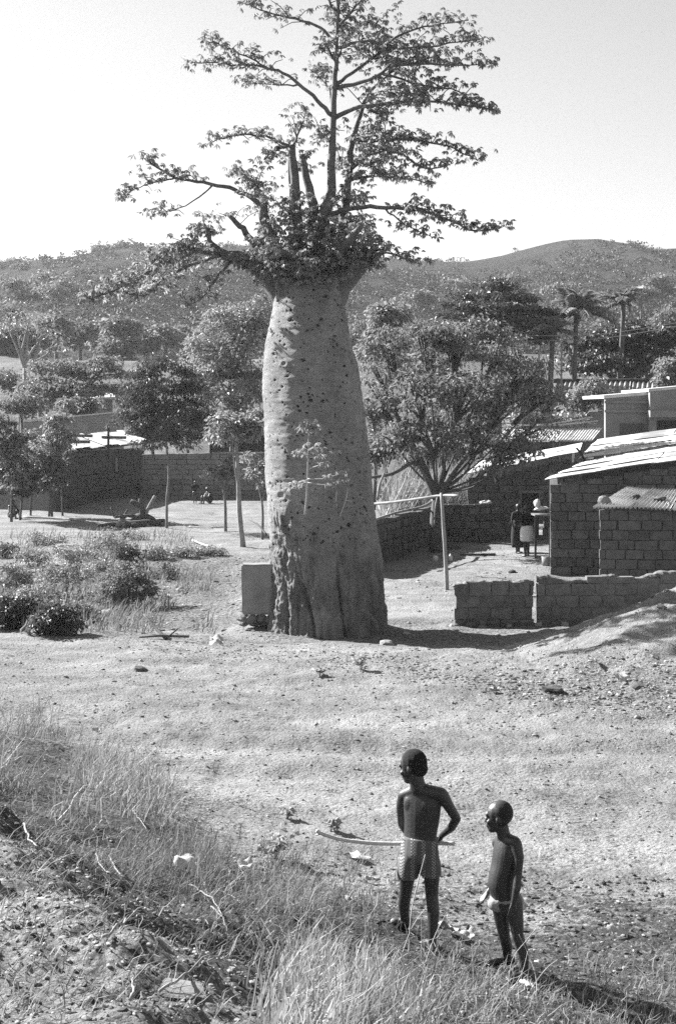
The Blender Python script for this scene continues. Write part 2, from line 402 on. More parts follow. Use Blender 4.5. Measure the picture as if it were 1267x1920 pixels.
# ------------------------------------------------------------------ block-built houses and walls
def block_meshes(bl, bh, th, n=6):
    out = []
    for k in range(n):
        bm = bmesh.new(); bmesh.ops.create_cube(bm, size=1.0)
        bmesh.ops.subdivide_edges(bm, edges=list(bm.edges), cuts=1, use_grid_fill=True)
        for v in bm.verts:
            ext = sum(abs(c) > .4 for c in v.co)                    # corners and edges worn back
            k_ = {3: random.uniform(.80, .97), 2: random.uniform(.90, 1.0)}.get(ext, random.uniform(.98, 1.05))
            v.co.x = v.co.x * bl * (1 - (1 - k_) * .35) + random.uniform(-.01, .01); v.co.y = v.co.y * th * k_ + random.uniform(-.008, .008); v.co.z = v.co.z * bh * (1 - (1 - k_) * .6) + random.uniform(-.008, .008)
        me = bpy.data.meshes.new('block'); bm.to_mesh(me); bm.free(); me.materials.append(M_adobe); out.append(me)
    return out
BLK = {}
def lay_blocks(parent, o, rz, length, top, bl=.48, bh=.25, th=.2, z0=0.0, holes=(), rag=.0, core=True, inset=.045, name='block', m=None, drop=0.0, seed=1, corecol=None):
    """blocks in running bond on the local x axis from o, turned by rz; top(u) gives the height"""
    rr = random.Random(seed)
    key = (bl, bh, th, M_adobe.name)
    if key not in BLK: BLK[key] = block_meshes(bl, bh, th)
    ca, sa = math.cos(rz), math.sin(rz); J = .014
    rows = int(math.ceil((max(top(u) for u in np.linspace(0, length, 9)) - z0) / bh))
    for i in range(rows):
        zb = z0 + i * bh; x = -bl * (.5 if i % 2 else 0.0) + rr.uniform(-.03, .03) * (i % 3)
        while x < length:
            w = bl * rr.uniform(.8, 1.2); a, b = max(x, 0), min(x + w, length); x += w
            if b - a < .09: continue
            um = .5 * (a + b); hh = min(bh * (1.3 if 0 < top(um) - zb - bh < .3 * bh else 1), top(um) + (rr.uniform(-rag, rag) if rag else 0) - zb)
            if hh < (.3 * bh if i else .06): continue
            if any(h0 < um < h1 and g0 < zb + bh * .5 < g1 for h0, h1, g0, g1 in holes): continue
            if drop and rr.random() < drop: continue
            ob = bpy.data.objects.new(name, rr.choice(BLK[key])); COL.objects.link(ob); ob.parent = parent
            off = rr.uniform(-.012, .012)
            ob.location = (o[0] + ca * um - sa * off, o[1] + sa * um + ca * off, o[2] + zb + hh * .5)
            ob.rotation_euler = (rr.uniform(-.012, .012), rr.uniform(-.012, .012), rz + rr.uniform(-.015, .015))
            ob.scale = ((b - a - rr.choice((.004, .01, .02, .045))) / bl, rr.uniform(.97, 1.04), (hh - rr.uniform(.002, .014)) / bh)
    if core:
        mb = MB(); us = np.linspace(.04, length - .04, max(2, int(length / .35)))
        segs = []
        for u0, u1 in zip(us[:-1], us[1:]):
            um = .5 * (u0 + u1); hs = [(z0, top(um) - .08 - rag)]
            for h0, h1, g0, g1 in holes:
                if u1 > h0 and u0 < h1: hs = [(z0, g0), (g1, top(um) - .08)]
            for q0, q1 in hs:
                if q1 - q0 > .05: mb.box((o[0] + ca * um, o[1] + sa * um, o[2] + .5 * (q0 + q1)), ((u1 - u0) / 2, th / 2 - inset, (q1 - q0) / 2), rz)
        mb.build('mortar', m or M_joint, parent)

def corr_sheet(parent, c00, c10, c11, c01, n=10, amp=.018, thick=.006, m=None, name='roof_sheet', jit=.0, across=True):
    """corrugated sheet between four corners; ridges run from the 0-side to the 1-side (00->01)"""
    c00, c10, c11, c01 = [np.asarray(c, float) for c in (c00, c10, c11, c01)]
    nu = n * 6 + 1; nv = 5
    u = np.linspace(0, 1, nu); v = np.linspace(0, 1, nv)
    U, Vv = np.meshgrid(u, v)
    U, Vv = U.ravel()[:, None], Vv.ravel()[:, None]
    pts = c00 * (1 - U) * (1 - Vv) + c10 * U * (1 - Vv) + c11 * U * Vv + c01 * (1 - U) * Vv
    nrm = np.cross(c10 - c00, c01 - c00); nrm /= np.linalg.norm(nrm); nrm = nrm if nrm[2] > 0 else -nrm
    wob = jit * np.sin(U * 5 + Vv * 3.1 + random.random() * 6)
    pts = pts + nrm * (amp * np.cos(U * n * 2 * math.pi) + wob)
    V = np.vstack([pts, pts - nrm * thick]); N0 = nu * nv
    ii = (np.arange(nv - 1)[:, None] * nu + np.arange(nu - 1)[None, :]).ravel()
    Q = np.stack([ii, ii + 1, ii + nu + 1, ii + nu], 1)
    Q2 = Q[:, ::-1] + N0
    e = [np.arange(nu - 1), np.arange(nu - 1) + (nv - 1) * nu]
    rim = [np.stack([k, k + N0, k + 1 + N0, k + 1], 1) for k in e]
    mb = MB(); mb.add(V, np.vstack([Q, Q2] + rim))
    return mb.build(name, m or M_tin, parent, smooth=True)
def sheet_roof(parent, FL, FR, BR, BL, cols, rows=1, nper=9, m=None, along='v', amp=.018, lap=.06, gap=0.0, seed=0):
    """a roof of separate lapped sheets; along v = ridges run front to back, u = left to right"""
    FL, FR, BR, BL = [np.asarray(c, float) for c in (FL, FR, BR, BL)]
    rr = random.Random(seed)
    def pt(u, v): return FL * (1 - u) * (1 - v) + FR * u * (1 - v) + BR * u * v + BL * (1 - u) * v
    for j in range(rows):
        for i in range(cols):
            u0, u1 = i / cols - (lap / cols if i else 0), (i + 1) / cols; v0, v1 = j / rows - (lap if j else 0), (j + 1) / rows
            dz = np.array([0, 0, .012 * (i % 2) + .018 * j + rr.uniform(0, .014)])
            sk = rr.uniform(-.02, .02)
            a, b, c, d = pt(u0, v0 + sk * (rows > 1)), pt(u1, v0 - sk * .5), pt(u1 + sk * .4, v1), pt(u0 + sk * .4, v1)
            mm = m or (M_tin if rr.random() < .72 else M_tind)
            if along == 'v': corr_sheet(parent, a + dz, b + dz, c + dz, d + dz, nper, amp, m=mm, jit=.012)
            else: corr_sheet(parent, a + dz, d + dz, c + dz, b + dz, nper, amp, m=mm, jit=.012)
def slab(parent, name, pts, thick, m):
    """a flat plate through 4 corner points, thickened downward"""
    p = np.asarray(pts, float); n = np.cross(p[1] - p[0], p[3] - p[0]); n /= np.linalg.norm(n); n = n if n[2] > 0 else -n
    mb = MB(); mb.add(np.vstack([p, p - n * thick]), [[0, 1, 2, 3], [7, 6, 5, 4], [0, 4, 5, 1], [1, 5, 6, 2], [2, 6, 7, 3], [3, 7, 4, 0]])
    return mb.build(name, m, parent)
def wallbox(parent, name, a, b, z0, z1, th, m, z1b=None):
    """upright wall from a to b (plan points), top sloping from z1 to z1b"""
    a, b = np.asarray(a[:2], float), np.asarray(b[:2], float); z1b = z1 if z1b is None else z1b
    d = (b - a) / np.linalg.norm(b - a); n = np.array([-d[1], d[0]]) * th / 2
    V = [(*(a - n), z0), (*(b - n), z0), (*(b + n), z0), (*(a + n), z0), (*(a - n), z1), (*(b - n), z1b), (*(b + n), z1b), (*(a + n), z1)]
    mb = MB(); mb.add(V, [[0, 1, 5, 4], [1, 2, 6, 5], [2, 3, 7, 6], [3, 0, 4, 7], [4, 5, 6, 7], [3, 2, 1, 0]])
    return mb.build(name, m, parent)

# --- the block house on the right with its lean tin roof
th8 = math.radians(-8)
hA = empty('block_house', (0, 0, 0), 'mud block house with silvery sloping tin roof, tallest wall at right edge', 'house')
oA = P(1030, 1078, 38.8); oA[2] = gz1(oA[0], oA[1]) - .05
topA = lambda u: 2.47 + .158 * u
lay_blocks(hA, oA, th8, 5.6, topA, bl=.5, bh=.25, th=.22, seed=2)
# side wall running back, lit by the sun
dA = np.array([math.sin(-th8), math.cos(-th8)])
a2 = oA[:2] + np.array([math.cos(th8), math.sin(th8)]) * .12 + dA * .12
wallbox(hA, 'wall', a2, a2 + dA * 5, oA[2], 2.42 + oA[2], .2, M_adobe, 2.85 + oA[2])
sheet_roof(hA, P(1018, 900, 38.4), P(1330, 853, 37.9), P(1330, 829, 42), P(1098, 867, 42), 3, 3, 9, along='u', amp=.012, seed=3)
for (px, py, d) in ((1060, 888, 39.2), (1180, 862, 39.6)):      # stones holding the sheets down
    pass
# upper roof behind
hA2 = empty('house_behind_block_house', (0, 0, 0), 'house under patched overlapping tin sheets rising behind the block house', 'house')
hA2.name = 'patched_roof_house'
sheet_roof(hA2, P(1082, 862, 43), P(1340, 823, 42.5), P(1340, 797, 47.5), P(1118, 827, 47.5), 3, 3, 10, along='u', amp=.014, seed=8)
wa, wb = P(1092, 862, 43.3), P(1360, 822, 42.8)
wallbox(hA2, 'wall', wa, wb, -.1, wa[2] - .12, .2, M_adobe, wb[2] - .12)
wc = P(1125, 830, 47.3); wallbox(hA2, 'wall', wa + np.array([0.1, .15, 0]), wc, -.1, wa[2] - .12, .2, M_adobe, wc[2] - .12)
slab(hA2, 'gable_board', [P(1071, 867, 42.9), P(1075, 867, 42.9), P(1077, 850, 43.1), P(1072, 850, 43.1)], .05, M_white)
mb = MB(); mb.tube([P(1080, 840, 43.2), P(1090, 852, 43.1), P(1094, 864, 43.0)], .035, 6); mb.build('roof_pole', M_dark, hA2)

# --- small lean-to shed in front, corrugated roof
hB = empty('block_shed', (0, 0, 0), 'low mud block shed with ragged corrugated roof weighed down by stones', 'shed')
oB = P(1122, 1090, 35.9); oB[2] = gz1(oB[0], oB[1]) - .05
zB = EYE - (955 - YH) / FPX * 35.9 - oB[2]
lay_blocks(hB, oB, math.radians(-6), 3.4, lambda u: zB - .015 * u, bl=.5, bh=.245, th=.22, seed=5)
sheet_roof(hB, P(1110, 951, 35.4), P(1330, 958, 35.2), P(1330, 922, 37.6), P(1177, 914, 38.0), 3, 1, 10, along='v', amp=.03, seed=4, m=M_tin)
def stone(c, r, label, m=None, name='stone', cat='stone', group=None, flat=.7, seed=None, parent=None):
    bm = bmesh.new(); bmesh.ops.create_icosphere(bm, subdivisions=2, radius=1)
    rr = np.random.default_rng(seed if seed is not None else random.randrange(9999)); off = rr.random(3) * 50
    co = np.array([v.co for v in bm.verts]); n = 1 + .45 * fbm(co * .9 + off, 3)
    for v, k in zip(bm.verts, n): v.co = v.co * k; v.co.x *= r; v.co.y *= r * .85; v.co.z *= r * flat
    me = bpy.data.meshes.new(name); bm.to_mesh(me); bm.free()
    o = link(name, me, m or M_stone, parent, c)
    o.rotation_euler = (0, 0, rr.random() * 6)
    if label: tag(o, label, cat, group)
    return o
stone(P(1134, 937, 35.9) - np.array([0, 0, .04]), .14, 'pointed pale stone on left end of the corrugated shed roof', flat=1.1, seed=3)
stone(P(1193, 933, 36.6), .12, 'dark round stone lying mid-roof on the corrugated shed', m=M_dark, seed=4)
stone(P(1238, 935, 36.3), .2, 'flat dark slab stone on right part of corrugated shed roof', m=M_bark, flat=.3, seed=6)
stone(P(1257, 948, 35.9), .13, 'rounded stone near right eave of corrugated shed roof', flat=.7, seed=7)

# --- broken low wall in front
wF = empty('broken_yard_wall', (0, 0, 0), 'low broken mud block wall with a gap in front of yard', 'wall')
oF = hit(850, 1172); oF[2] -= .12
hF = EYE - (1089 - YH) / FPX * oF[1] - oF[2]
LF1 = (1000 - 850) / FPX * oF[1]
def topF(u): return hF + .015 * math.sin(u * 9) - (.07 if u < .25 else 0)
rzF = math.radians(2)
M_adobe_keep = M_adobe; M_adobe = mat('crumbling_adobe', .13, .23, 5, bump=1.0, bscale=30, objrand=.18, bdist=.02)
lay_blocks(wF, oF, rzF, LF1, topF, bl=.44, bh=.24, th=.24, z0=.0, rag=.015, seed=6, inset=.028, m=M_adobe)
oF2 = oF + np.array([math.cos(rzF), math.sin(rzF), 0]) * (LF1 + .06)
def topF2(u): return hF + .02 + .05 * u * .6 + .05 * math.sin(u * 5 + 1)
lay_blocks(wF, oF2, rzF, 5.2, topF2, bl=.46, bh=.24, th=.24, z0=.0, rag=.02, seed=7, inset=.028, m=M_adobe)
M_adobe = M_adobe_keep
def mud_cap(parent, o, rz, length, top, m):
    u = np.arange(-.02, length + .02, .055); n = len(u); mb = MB(); nz_ = fbm(np.stack([u * 5, 0 * u + o[0], 0 * u], 1), 3)
    pts = np.stack([o[0] + math.cos(rz) * u, o[1] + math.sin(rz) * u + .02 * vnoise(np.stack([u * 7, 0 * u, 0 * u], 1)), np.array([o[2] + top(x) for x in u]) - .035 + .035 * nz_], 1)
    mb.tube(pts, .105 + .02 * vnoise(np.stack([u * 9, 0 * u + 3, 0 * u], 1)), 9, True, .3, .55); mb.build('mud_cap', m, parent)
mud_cap(wF, oF, rzF, LF1, topF, MATS['crumbling_adobe']); mud_cap(wF, oF2, rzF, 5.2, topF2, MATS['crumbling_adobe'])
for k in range(19):                                              # rubble footing
    u = k * .19 + random.uniform(-.04, .04)
    stone(oF + np.array([u, random.uniform(-.18, -.08), .1 + random.uniform(-.03, .04)]), random.uniform(.11, .16), None, flat=.65, seed=50 + k, parent=wF, name='footing_stone', m=M_bark if k % 3 else M_stone)

# --- house behind the yard
hC = empty('yard_house', (0, 0, 0), 'mud block house with doorway at the back of shaded yard', 'house')
oC = P(875, 1013, 50); oC[2] = gz1(oC[0], oC[1]) - .05
doorC = ((1010 - 875 - 33) / FPX * 50, (1011 - 875) / FPX * 50)
lay_blocks(hC, oC, 0, 3.9, lambda u: 2.22 + .19 * u, bl=.48, bh=.25, th=.22, holes=[(doorC[0], doorC[1], 0, 1.72)], seed=9)
mb = MB(); mb.box((oC[0] + sum(doorC) / 2, oC[1] + .06, oC[2] + .85), ((doorC[1] - doorC[0]) / 2 - .02, .02, .86)); mb.build('door', M_dark, hC)
mb = MB(); mb.box((oC[0] + sum(doorC) / 2, oC[1] - .1, oC[2] + 1.78), ((doorC[1] - doorC[0]) / 2 + .12, .06, .05)); mb.build('lintel', M_wood, hC)
wallbox(hC, 'wall', oC[:2] + [.1, .1], oC[:2] + [.75, 3.6], oC[2], oC[2] + 2.2, .2, M_adobe, oC[2] + 2.35)
sheet_roof(hC, P(864, 891, 49.7), P(1085, 848, 49.7), P(1090, 833, 53.6), P(905, 865, 53.6), 4, 2, 8, along='u', amp=.012, seed=12)

# --- yard walls
wY = empty('yard_wall', (0, 0, 0), 'plastered mud wall running back along left side of yard', 'wall')
pa, pb = P(640, 1090, 38.3)[:2], P(826, 1014, 49.5)[:2]
dv = pb - pa; Ly = float(np.linalg.norm(dv)); rzY = math.atan2(dv[1], dv[0])
zy = gz1(*pa) - .1
lay_blocks(wY, np.array([pa[0], pa[1], zy]), rzY, Ly, lambda u: 1.46 + .04 * math.sin(u * 2.1), bl=.48, bh=.26, th=.2, rag=.02, seed=13)
for u, k in ((3.0, 0), (6.1, 1)):
    mb = MB(); c = pa + dv / Ly * u + np.array([dv[1], -dv[0]]) / Ly * .12
    mb.box((c[0], c[1], zy + .62), (.09, .05, .66), rzY, .015); mb.build('buttress', M_adobe, wY)
wY2 = empty('yard_back_wall', (0, 0, 0), 'mud block wall closing the yard, white bundle on its end', 'wall')
o2 = P(824, 1013, 49.3); o2[2] = gz1(o2[0], o2[1]) - .05
lay_blocks(wY2, o2, 0, 1.72, lambda u: 1.36, bl=.46, bh=.25, th=.2, rag=.02, seed=14)
stone(P(909, 942, 49.2), .19, 'white cloth bundle lying on end of the yard back wall', m=M_white, name='cloth_bundle', cat='bundle', flat=.42, seed=21)

# --- plastered stump of wall beside the trunk
pw = empty('plastered_wall_end', (0, 0, 0), 'short plastered wall end on rubble footing left of the big trunk', 'wall')
c0 = hit(480, 1182); dP = c0[1] + .35
xa, xb = P(454, 1100, dP), P(540, 1100, dP)
zt = EYE - (1056 - YH) / FPX * dP; zf = EYE - (1150 - YH) / FPX * dP
mb = MB(); bm = bmesh.new(); bmesh.ops.create_cube(bm, size=1); bmesh.ops.bevel(bm, geom=list(bm.edges), offset=.03, segments=2, affect='EDGES')
bmesh.ops.subdivide_edges(bm, edges=list(bm.edges), cuts=3, use_grid_fill=True)
for v in bm.verts:
    w = xb[0] - xa[0]
    q = Vector((v.co.x * w, v.co.y * .42, v.co.z * (zt - zf)))
    n = float(fbm(np.array([[q.x * 3, q.y * 3, q.z * 3]]), 2)[0]) * .02
    if q.x > w * .05 and q.y < 0: q.y -= .05                    # plaster skin steps forward beside the trunk
    v.co = q + Vector((n, n, n))
me = bpy.data.meshes.new('wall'); bm.to_mesh(me); bm.free()
link('wall', me, M_plaster, pw, ((xa[0] + xb[0]) / 2, dP, (zt + zf) / 2))
for k in range(9):
    stone(np.array([xa[0] + .05 + (k % 5) * .17, dP - .16 + (k // 5) * .12, zf - .08 - .09 * (k // 5)]), .13, None, seed=80 + k, parent=pw, name='footing_stone', m=M_wood)

# --- houses farther back on the right
hD = empty('white_roofed_shack', (0, 0, 0), 'low shack with bright white tin roof and dark window behind yard tree', 'shack')
wallbox(hD, 'wall', P(930, 0, 58), P(1112, 0, 58), 0, EYE - 24 / FPX * 58 - .1, .2, mat('shack_wall', .10, .17, 3, bump=.4))
e1, e2 = P(1112, 0, 58), P(1140, 0, 62); wallbox(hD, 'wall', e1, e2, 0, 3.35, .2, MATS['shack_wall'], 3.8)
mb = MB(); mb.box(P(1023, 848, 57.86), (.26, .04, .2)); mb.build('window', M_shade, hD)
for px in (960, 1036, 1048):
    mb = MB(); mb.tube([P(px, 826, 57.6), P(px + 1, 880, 57.6)], .03, 6); mb.build('post', M_wood, hD)
sheet_roof(hD, P(925, 827, 57.5), P(1110, 827, 57.5), P(1128, 803, 61.5), P(950, 801, 61.5), 4, 1, 9, along='v', amp=.02, seed=15, m=M_tin)

hE = empty('long_tin_roof_house', (0, 0, 0), 'long house with coarse corrugated grey roof below the dark tree', 'house')
FLe, FRe, BRe, BLe = P(1030, 768, 68), P(1320, 768, 68), P(1320, 716, 74), P(1044, 716, 74)
sheet_roof(hE, FLe, FRe, BRe, BLe, 4, 1, 8, along='v', amp=.055, seed=16, m=M_tind)
mb = MB(); mb.tube([BLe + [-.2, 0, .05], BRe + [0, 0, .05]], .12, 8); mb.build('ridge_cap', M_dark, hE)
wallbox(hE, 'wall', P(1046, 0, 68.5), P(1340, 0, 68.5), 0, FLe[2] - .1, .2, M_plaster)
wallbox(hE, 'wall', P(1050, 0, 68.5), P(1056, 0, 74), 0, FLe[2] - .1, .2, M_plaster, BLe[2] - .15)

hF_ = empty('plastered_house', (0, 0, 0), 'pale plastered house with shuttered window and stepped cornice at right edge', 'house')
dF = 56.0
def fpt(px, py, off=0): return P(px, py, dF + off)
zb0 = -.1
a, b = fpt(1133, 0), fpt(1222, 0)
wallbox(hF_, 'wall', a, b, zb0, fpt(0, 743)[2], .3, M_plaster, fpt(0, 737)[2])
wallbox(hF_, 'wall', a + [.15, .15, 0], fpt(1150, 0, 7), zb0, fpt(0, 743)[2], .3, M_plaster)
mb = MB(); c = (fpt(1133, 0) + fpt(1222, 0)) / 2
for py, hh, pr in ((754, .05, .05), (771, .05, .05)):
    mbb = MB(); mbb.box((c[0], dF - .15 - pr / 2, fpt(0, py)[2]), ((b[0] - a[0]) / 2 + pr, pr / 2 + .02, hh)); mbb.build('cornice', M_plaster, hF_)
ra, rb = fpt(1131, 741, -.2), fpt(1216, 734, -.2); slab(hF_, 'roof', [ra, rb, rb + [.3, 7, .1], ra + [.3, 7, .1]], .13, M_tin)
ra, rb = fpt(1215, 729, -.7), fpt(1335, 718, -.7); slab(hF_, 'wing_roof', [ra, rb, rb + [.3, 7, .1], ra + [.3, 7, .1]], .11, M_tin)
mb = MB(); mb.box(fpt(1183, 807, -.16), (.44, .03, .27)); sh = mb.build('shutter', mat('shutter_paint', .10, .14, 8), hF_)
mb = MB(); mb.box(fpt(1183, 822, -.2), (.5, .06, .04)); mb.build('sill', M_plaster, hF_)
a, b = fpt(1216, 0, -.5), fpt(1330, 0, -.5)
wallbox(hF_, 'wing_wall', a, b, zb0, fpt(0, 732, -.5)[2], .3, M_plaster, fpt(0, 721, -.5)[2])
mb = MB(); mb.box(((a[0] + b[0]) / 2, dF - .85, fpt(0, 776, -.8)[2]), ((b[0] - a[0]) / 2 + .08, .22, .13)); mb.build('ledge', M_plaster, hF_)
mb = MB(); mb.box(fpt(1255, 799, -.66), (.5, .03, .22)); mb.build('window', M_dark, hF_)

# --- left side: wall, house with plank roof, walls behind
wH = empty('brick_compound_wall', (0, 0, 0), 'tall grey mud brick compound wall behind the open yard at left', 'wall')
pa, pb = P(267, 0, 73)[:2], P(560, 0, 72)[:2]; dv = pb - pa; Lh = float(np.linalg.norm(dv)); rzH = math.atan2(dv[1], dv[0])
M_adobe_keep = M_adobe
M_adobe = mat('pale_adobe_block', .19, .28, 5, bump=.9, bscale=30, objrand=.2, bdist=.015)
zh = gz1(*pa) - .1
lay_blocks(wH, np.array([pa[0], pa[1], zh]), rzH, Lh, lambda u: 2.36 + .02 * u, bl=.56, bh=.262, th=.21, seed=17)
mb = MB(); mb.box((P(436, 849, 72.8)), (.95, .12, .07), rzH); mb.build('coping_plank', M_dark, wH)
M_adobe = M_adobe_keep
hG = empty('plank_roof_house', (0, 0, 0), 'dark mud brick house with silvery plank roof and small pale shutter', 'house')
ga, gb = P(100, 0, 63)[:2], P(268, 0, 80)[:2]; dv = gb - ga; Lg = float(np.linalg.norm(dv)); rzG = math.atan2(dv[1], dv[0])
M_adobe = mat('dark_adobe_block', .075, .12, 5, bump=.9, bscale=30, objrand=.2, bdist=.015)
zg = gz1(*((ga + gb) / 2)) - .15
lay_blocks(hG, np.array([ga[0], ga[1], zg]), rzG, Lg, lambda u: 2.72 - zg * .5, bl=.62, bh=.29, th=.23, seed=18)
wallbox(hG, 'wall', ga + [-.05, .12], P(-60, 0, 66)[:2], zg, 2.6, .2, M_adobe)
M_adobe = M_adobe_keep
dg = dv / Lg; ng = np.array([dg[1], -dg[0]])
uw = .62 * Lg; cw = ga + dg * uw + ng * .14
mb = MB(); mb.box((cw[0], cw[1], 2.05), (.34, .03, .38), rzG); wdw = mb.build('window', M_dark, hG)
mb = MB(); mb.box((cw[0] - dg[0] * .12 + ng[0] * .04, cw[1] - dg[1] * .12 + ng[1] * .04, 2.05), (.2, .02, .34), rzG); mb.build('shutter', M_plaster, wdw)
FLg, FRg, BRg, BLg = P(128, 846, 64.5), P(290, 827, 81), P(240, 807, 86), P(70, 822, 73)
nP = 13
for k in range(nP):                                              # loose planks and sheets, each one laid separately
    u0, u1 = k / nP, (k + .93) / nP
    q = lambda u, v: FLg * (1 - u) * (1 - v) + FRg * u * (1 - v) + BRg * u * v + BLg * (1 - u) * v
    s0, s1 = random.uniform(-.06, .05), random.uniform(-.1, .02); dz = np.array([0, 0, random.uniform(0, .09)])
    slab(hG, 'roof_plank', [q(u0, s0) + dz, q(u1, s0) + dz, q(u1 + random.uniform(-.01, .01), 1 + s1) + dz, q(u0, 1 + s1) + dz], .03, M_tin if k % 4 else M_tind)
slab(hG, 'roof_bed', [q(0.0, .0) - [0, 0, .06], q(1, .0) - [0, 0, .06], q(1, 1) - [0, 0, .06], q(0, 1) - [0, 0, .06]], .03, M_dark)
for uu, vv, ln in ((.35, .6, 1.0), (.62, .25, .9), (.2, .2, .8)):
    c = q(uu, vv); mb = MB(); mb.tube([c + [-ln, 0, .22], c + [ln * .4, .4, .2]], .09, 6); mb.build('roof_log', M_bark, hG)
pol = MB(); b0 = hit(203, 905); pol.tube([P(203, 902, 62), P(204, 798, 62)], .055, 6); o = pol.build('wall_post', M_dark)
o.name = 'leaning_pole'; tag(o, 'thin dark pole upright against the plank roof house', 'pole')

wG = empty('rendered_back_wall', (0, 0, 0), 'pale rendered wall with bright sloping coping above plank roof', 'wall')
ta, tb = P(50, 791, 88), P(232, 773, 88)
wallbox(wG, 'wall', ta, tb, 0, ta[2], .25, M_plaster, tb[2]); slab(wG, 'coping', [ta + [-.2, -.25, .1], tb + [.2, -.25, .1], tb + [.2, .25, .1], ta + [-.2, .25, .1]], .09, M_tin)
hut = empty('block_hut', (0, 0, 0), 'small grey block hut with white roof edge among left trees', 'hut')
ha, hb = P(168, 0, 96), P(212, 0, 96); zu = gz1(ha[0], 96)
M_adobe = mat('cement_block', .2, .28, 5, bump=.5, objrand=.15)
lay_blocks(hut, np.array([ha[0], 96, zu - .2]), 0, hb[0] - ha[0], lambda u: EYE - (748 - YH) / FPX * 96 - zu + .2, bl=.5, bh=.3, th=.22, seed=19)
M_adobe = M_adobe_keep
slab(hut, 'roof', [P(164, 746, 95.5), P(216, 744, 95.5), P(214, 736, 98.5), P(166, 738, 98.5)], .12, M_tin)
hK = empty('dark_timber_house', (0, 0, 0), 'dark house with thin pale eave behind the brick compound wall', 'house')
wallbox(hK, 'wall', P(395, 0, 84), P(540, 0, 82), 0, P(0, 796, 83)[2], .25, M_dark)
slab(hK, 'roof', [P(385, 799, 83), P(545, 794, 81), P(540, 776, 88), P(395, 780, 90)], .1, M_bark)
slab(hK, 'eave_board', [P(440, 803, 82.6), P(545, 798, 80.8), P(545, 795, 80.8), P(440, 799, 82.6)], .06, M_wood)

# shacks on the left hilltop
def shack(px, py, w, h, d, label, m, roof=True):
    c = P(px, py, d); e = empty('hilltop_shack', (c[0], d, c[2]), label, 'shack', 'shacks on the left hill')
    W, Hh = w / FPX * d / 2, h / FPX * d
    mb = MB(); mb.box((0, 0, -1.5 + Hh / 2 - .3), (W, W * .7, Hh / 2 + 1.5)); mb.build('wall', m, e)
    slab(e, 'roof', [(-W * 1.15, -W * .9, Hh - .6), (W * 1.15, -W * .9, Hh - .6), (W * 1.15, W * .9, Hh - .1), (-W * 1.15, W * .9, Hh - .1)], .25, M_tin)
    mb = MB(); mb.box((W * .3, -W * .71, Hh * .25 - .3), (W * .18, .05, Hh * .3)); mb.build('door', M_dark, e)
shack(278, 473, 26, 9, 400, 'dark flat shack on the crest of left hill', M_bark)
shack(122, 496, 24, 9, 385, 'leftmost grey shack on the skyline of left hill', M_plaster)
shack(152, 494, 22, 9, 380, 'shack on left skyline just right of the leftmost one', M_bark)
shack(168, 515, 34, 9, 330, 'shack with pale roof below the left skyline', M_bark)
shack(388, 490, 26, 7, 380, 'shack with pale roof half hidden behind big tree branches', M_bark)

# masonry terrace of pale earth at far left

# ------------------------------------------------------------------ the baobab
TB = hit(600, 1196); DT = float(TB[1]) + 1.05                      # depth of the trunk's axis
def T(px, py, dy=0.0): return P(px, py, DT + dy)
prof_y = [500, 520, 545, 560, 580, 600, 640, 680, 720, 760, 800, 850, 900, 950, 1000, 1050, 1100, 1150, 1180, 1196, 1215]
prof_l = [520, 515, 514, 516, 513, 509, 501, 497, 495, 495, 496, 497, 498, 500, 503, 506, 508, 509, 507, 504, 500]
prof_r = [640, 642, 643, 641, 645, 649, 659, 670, 678, 683, 687, 692, 697, 703, 710, 714, 717, 720, 724, 728, 733]
bao = empty('baobab_tree', (TB[0], DT, gz1(TB[0], DT)), 'giant baobab with swollen pitted pale trunk and small sparse crown', 'tree')
bao_inv = -np.array(bao.location)
def bpart(mb, name, m, smooth=True):
    o = link(name, mb.mesh(name, smooth), m, bao); o.location = bao_inv; return o
NZ, NA = 460, 400
yy = np.linspace(500, 1212, NZ); l = np.interp(yy, prof_y, prof_l); r = np.interp(yy, prof_y, prof_r)
ker = np.ones(21) / 21
l = np.convolve(np.pad(l, 10, 'edge'), ker, 'valid'); r = np.convolve(np.pad(r, 10, 'edge'), ker, 'valid')
sc = DT / FPX; cxm = ((l + r) / 2 - CX) * sc; rad = (r - l) / 2 * sc; zz = EYE - (yy - YH) * sc
ang = np.arange(NA) / NA * 2 * math.pi
AN, ZI = np.meshgrid(ang, np.arange(NZ)); an = AN.ravel(); zi = ZI.ravel()
R0 = rad[zi]; Z0 = zz[zi]
ux, uy = np.cos(an), np.sin(an)
base = np.stack([R0 * ux, R0 * uy, Z0], 1)
lowf = 1 - sstep(.2, 2.1, Z0)                                       # buttressed foot
rough = 1 - sstep(1.1, 2.3, Z0 + .85 * fbm(base * 1.5, 4))         # torn coarse bark up to about 2 m
fold = np.abs(vnoise(np.stack([an * 2.6, Z0 * .28, 0 * an], 1) * np.array([1, 1, 1]) + np.array([0, 0, 9.])))
wz = .35 * vnoise(base * .9 + 2); an_w = np.stack([ux * 2.3 + wz, uy * 2.3 - wz, Z0 * .45], 1)
fold = np.abs(vnoise(an_w + 4.1)); fold2 = np.abs(vnoise(an_w * 2.2 + 8.7))
disp = lowf * .15 * (fold - .3) - lowf * .10 * np.exp(-(fold / .08) ** 2) + lowf * .05 * (fold2 - .3) - rough * .03 * np.exp(-(fold2 / .1) ** 2)
disp += .035 * fbm(base * 1.1 + 3, 3) + .006 * fbm(base * np.array([6, 6, 14]), 3)
disp += rough * (.05 * fbm(base * np.array([5, 5, 3.2]) + 7, 4, .6) + .018 * np.abs(fbm(base * np.array([13, 13, 5]) + 1, 3)))
